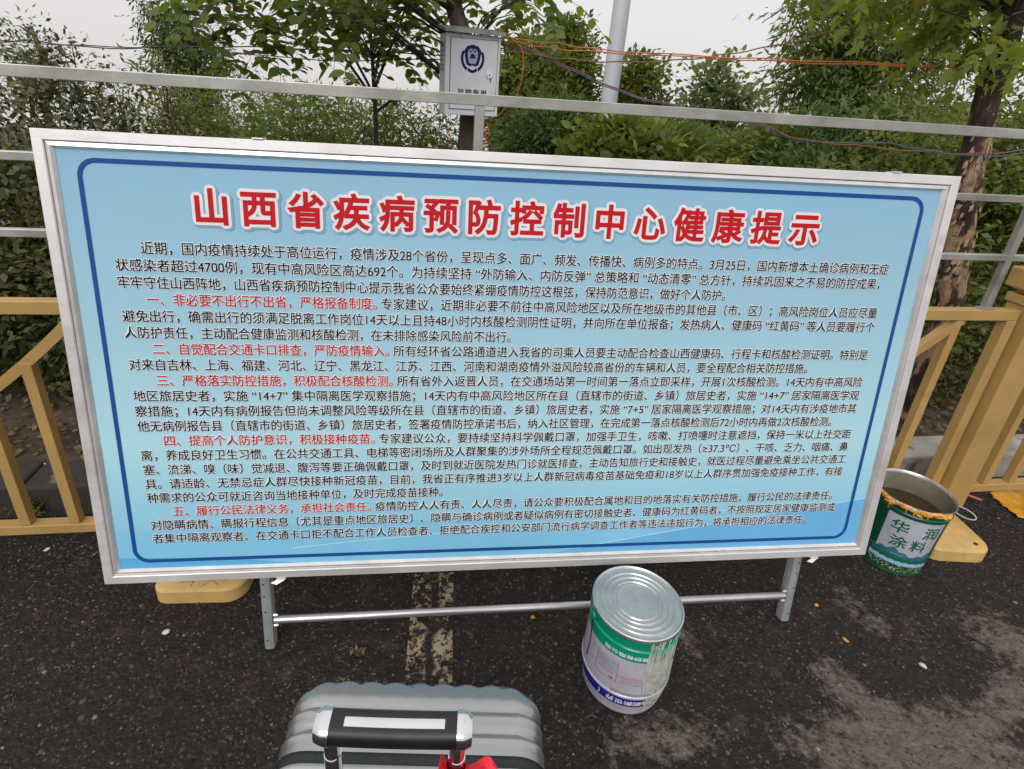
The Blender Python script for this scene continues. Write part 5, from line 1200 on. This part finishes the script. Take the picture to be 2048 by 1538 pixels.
def bark_mat():
    m, n, p = newmat('peeling_bark')
    x = noise(n, 9, 6, .65, stretch=(1, 1, .45)); r = ramp(n, [(.42, (.025, .016, .012)), (.50, (.075, .045, .03)), (.53, (.32, .21, .13)), (.66, (.44, .31, .20))]); t = n.nodes.new('ShaderNodeTexCoord'); sp = n.nodes.new('ShaderNodeSeparateXYZ'); n.links.new(t.outputs['Object'], sp.inputs[0]); q = n.nodes.new('ShaderNodeMapRange'); q.inputs['From Min'].default_value = 1.35; q.inputs['From Max'].default_value = 1.95; q.inputs['To Min'].default_value = 0; q.inputs['To Max'].default_value = -.2; n.links.new(sp.outputs['Z'], q.inputs[0]); aa = n.nodes.new('ShaderNodeMath'); n.links.new(x.outputs['Fac'], aa.inputs[0]); n.links.new(q.outputs[0], aa.inputs[1]); n.links.new(aa.outputs[0], r.inputs[0]); n.links.new(r.outputs[0], p.inputs['Base Color']); p.inputs['Roughness'].default_value = .9
    y = noise(n, 22, 5, .7, stretch=(1, 1, .35)); bp = n.nodes.new('ShaderNodeBump'); bp.inputs['Strength'].default_value = 1; bp.inputs['Distance'].default_value = .02
    n.links.new(y.outputs['Fac'], bp.inputs['Height']); n.links.new(bp.outputs[0], p.inputs['Normal']); return m
M_peel = bark_mat()
dn = []
for i in range(len(pts_) - 1):
    for k in range(6): dn.append(pts_[i].lerp(pts_[i + 1], k / 6))
rl = np.random.RandomState(3); tk = MB(); Kk = 22; vs = []; fs = []
for i, p in enumerate(dn):
    t_ = i / len(dn); r0 = .058 * (1 - .25 * t_) + (.03 * math.exp(-i / 4))
    for k in range(Kk):
        a = 2 * PI * k / Kk; rj = r0 * (1 + .07 * math.sin(3 * a + i * .35) + .05 * math.sin(7 * a - i * .6) + rl.uniform(-.045, .045)); vs.append((p.x - mb0.x + rj * math.cos(a), p.y - mb0.y + rj * math.sin(a), p.z - mb0.z))
for i in range(len(dn) - 1):
    for k in range(Kk): fs.append((i * Kk + k, i * Kk + (k + 1) % Kk, (i + 1) * Kk + (k + 1) % Kk, (i + 1) * Kk + k))
tk.add(vs, fs).build('trunk', M_peel, root, sm=True)
fk = MB()
M_flake = mat('bark_flake', (.36, .25, .16), .9, 0, .35, 25, .6, 60)
for i in range(110):
    j = rl.randint(4, 30); p = dn[j] - mb0; a = rl.uniform(-PI * .98, .1); r0 = .058 * (1 - .25 * j / len(dn)) * 1.03; h_ = rl.uniform(.02, .07); wv = rl.uniform(.12, .35); tilt = rl.uniform(.0, .012)
    v = []
    for zz_, ww, ex_ in ((0, .3, .0), (h_ * .35, 1, tilt * .4), (h_, .8, tilt)):
        for q in (-1, 0, 1): v.append((p.x + (r0 + ex_ + (.002 if q == 0 else 0)) * math.cos(a + q * wv * ww * .5), p.y + (r0 + ex_ + (.002 if q == 0 else 0)) * math.sin(a + q * wv * ww * .5), p.z + (h_ - zz_) + q * .006))
    fk.add(v, [(0, 1, 4, 3), (1, 2, 5, 4), (3, 4, 7, 6), (4, 5, 8, 7)])
fo = fk.build('bark_flakes', M_flake, root); fo['kind'] = 'stuff'

# ------------------------------------------------------------------ cables
def cable(pts, r, m, label, group='loose cables strung between the trees'):
    P_ = [at(x, y, Y) for x, y, Y in pts]; D = []
    for i in range(len(P_) - 1):       # Catmull-Rom
        a, b, c, d = P_[max(0, i - 1)], P_[i], P_[i + 1], P_[min(len(P_) - 1, i + 2)]
        for k in range(8):
            t = k / 8; D.append(.5 * ((2 * b) + (c - a) * t + (2 * a - 5 * b + 4 * c - d) * t * t + (3 * b - a - 3 * c + d) * t ** 3))
    D.append(P_[-1]); D = [p + Vector((0, 0, .003 * math.sin(i * .9))) for i, p in enumerate(D)]
    o = MB().tube(D, r, 6).build('cable', m, sm=True); tag(o, label, 'cable', group); return o
M_cb = mat('black_cable', (.03, .03, .035), .5); M_co = mat('orange_cable', (.50, .13, .045), .45); M_cr = mat('maroon_cable', (.17, .05, .05), .5); M_cbl = mat('blue_cable', (.05, .09, .16), .5); M_cbr = mat('brown_cable', (.22, .10, .06), .5)
cable([(-60, 92, 3.4), (0, 86, 3.4), (60, 81, 3.4), (200, 96, 3.4), (400, 93, 3.4), (600, 97, 3.4), (890, 110, 3.35)], .0035, M_cb, 'upper black cable running left from the utility box')
cable([(-60, 84, 3.45), (0, 82, 3.45), (180, 92, 3.45), (380, 98, 3.45), (640, 120, 3.45), (900, 118, 3.35)], .003, M_cb, 'second black cable sagging lower left of the utility box')
cable([(960, 70, 3.3), (1030, 78, 3.2), (1120, 88, 3.2), (1210, 100, 3.1), (1420, 113, 3.0), (1600, 121, 2.95), (1860, 131, 2.9), (2010, 135, 2.8)], .0030, M_co, 'orange cable stretched from the utility box to the maple, upper one')
cable([(960, 80, 3.3), (1030, 84, 3.2), (1100, 96, 3.2), (1210, 105, 3.1), (1430, 117, 3.0), (1620, 126, 2.95), (1860, 134, 2.9), (2010, 140, 2.8)], .0030, M_co, 'orange cable just below the upper orange one')
cable([(960, 85, 3.3), (1060, 108, 3.2), (1150, 120, 3.1), (1270, 124, 3.1), (1380, 118, 3.1), (1480, 104, 3.0), (1600, 80, 3.0), (1740, 40, 2.9), (1900, -20, 2.8)], .0035, M_cbr, 'brown cable rising across the sky to the upper right')
cable([(960, 78, 3.3), (1060, 100, 3.2), (1160, 145, 3.1), (1260, 188, 3.1), (1370, 215, 3.0), (1500, 240, 3.0), (1590, 276, 2.9), (1700, 290, 2.8), (1850, 304, 2.62), (1950, 308, 2.60), (2060, 300, 2.7)], .0035, M_cr, 'maroon cable sagging low in front of the shrubs')
cable([(960, 83, 3.3), (1060, 103, 3.2), (1160, 149, 3.1), (1260, 191, 3.1), (1370, 217, 3.0), (1500, 243, 3.0), (1600, 282, 2.9), (1760, 286, 2.8), (1850, 300, 2.62), (1960, 312, 2.60), (2060, 306, 2.7)], .003, M_cbl, 'blue cable twisted along the maroon one')
cable([(1000, 60, 3.2), (1040, 92, 3.2), (1046, 130, 3.2), (1036, 185, 3.2), (1005, 222, 3.2), (975, 255, 3.2), (968, 330, 3.2)], .0030, M_co, 'orange cable looping down beside the right of the utility box')
cable([(972, 240, 3.22), (978, 270, 3.2), (960, 300, 3.22), (950, 340, 3.22)], .0028, M_co, 'short orange cable below the utility box by the upright')
cable([(888, 228, 3.22), (897, 260, 3.2), (905, 300, 3.2), (912, 350, 3.2)], .0026, M_co, 'orange cable hanging from the left bottom corner of the utility box')
cable([(1003, 72, 3.2), (1010, 100, 3.2), (1006, 140, 3.2)], .003, M_cb, 'short black lead down the right side of the utility box')
cable([(1524, 46, 5.0), (1560, 20, 5.0), (1620, -15, 5.0)], .004, M_cb, 'thin dark line end at the top of the sky right of the lamp post')
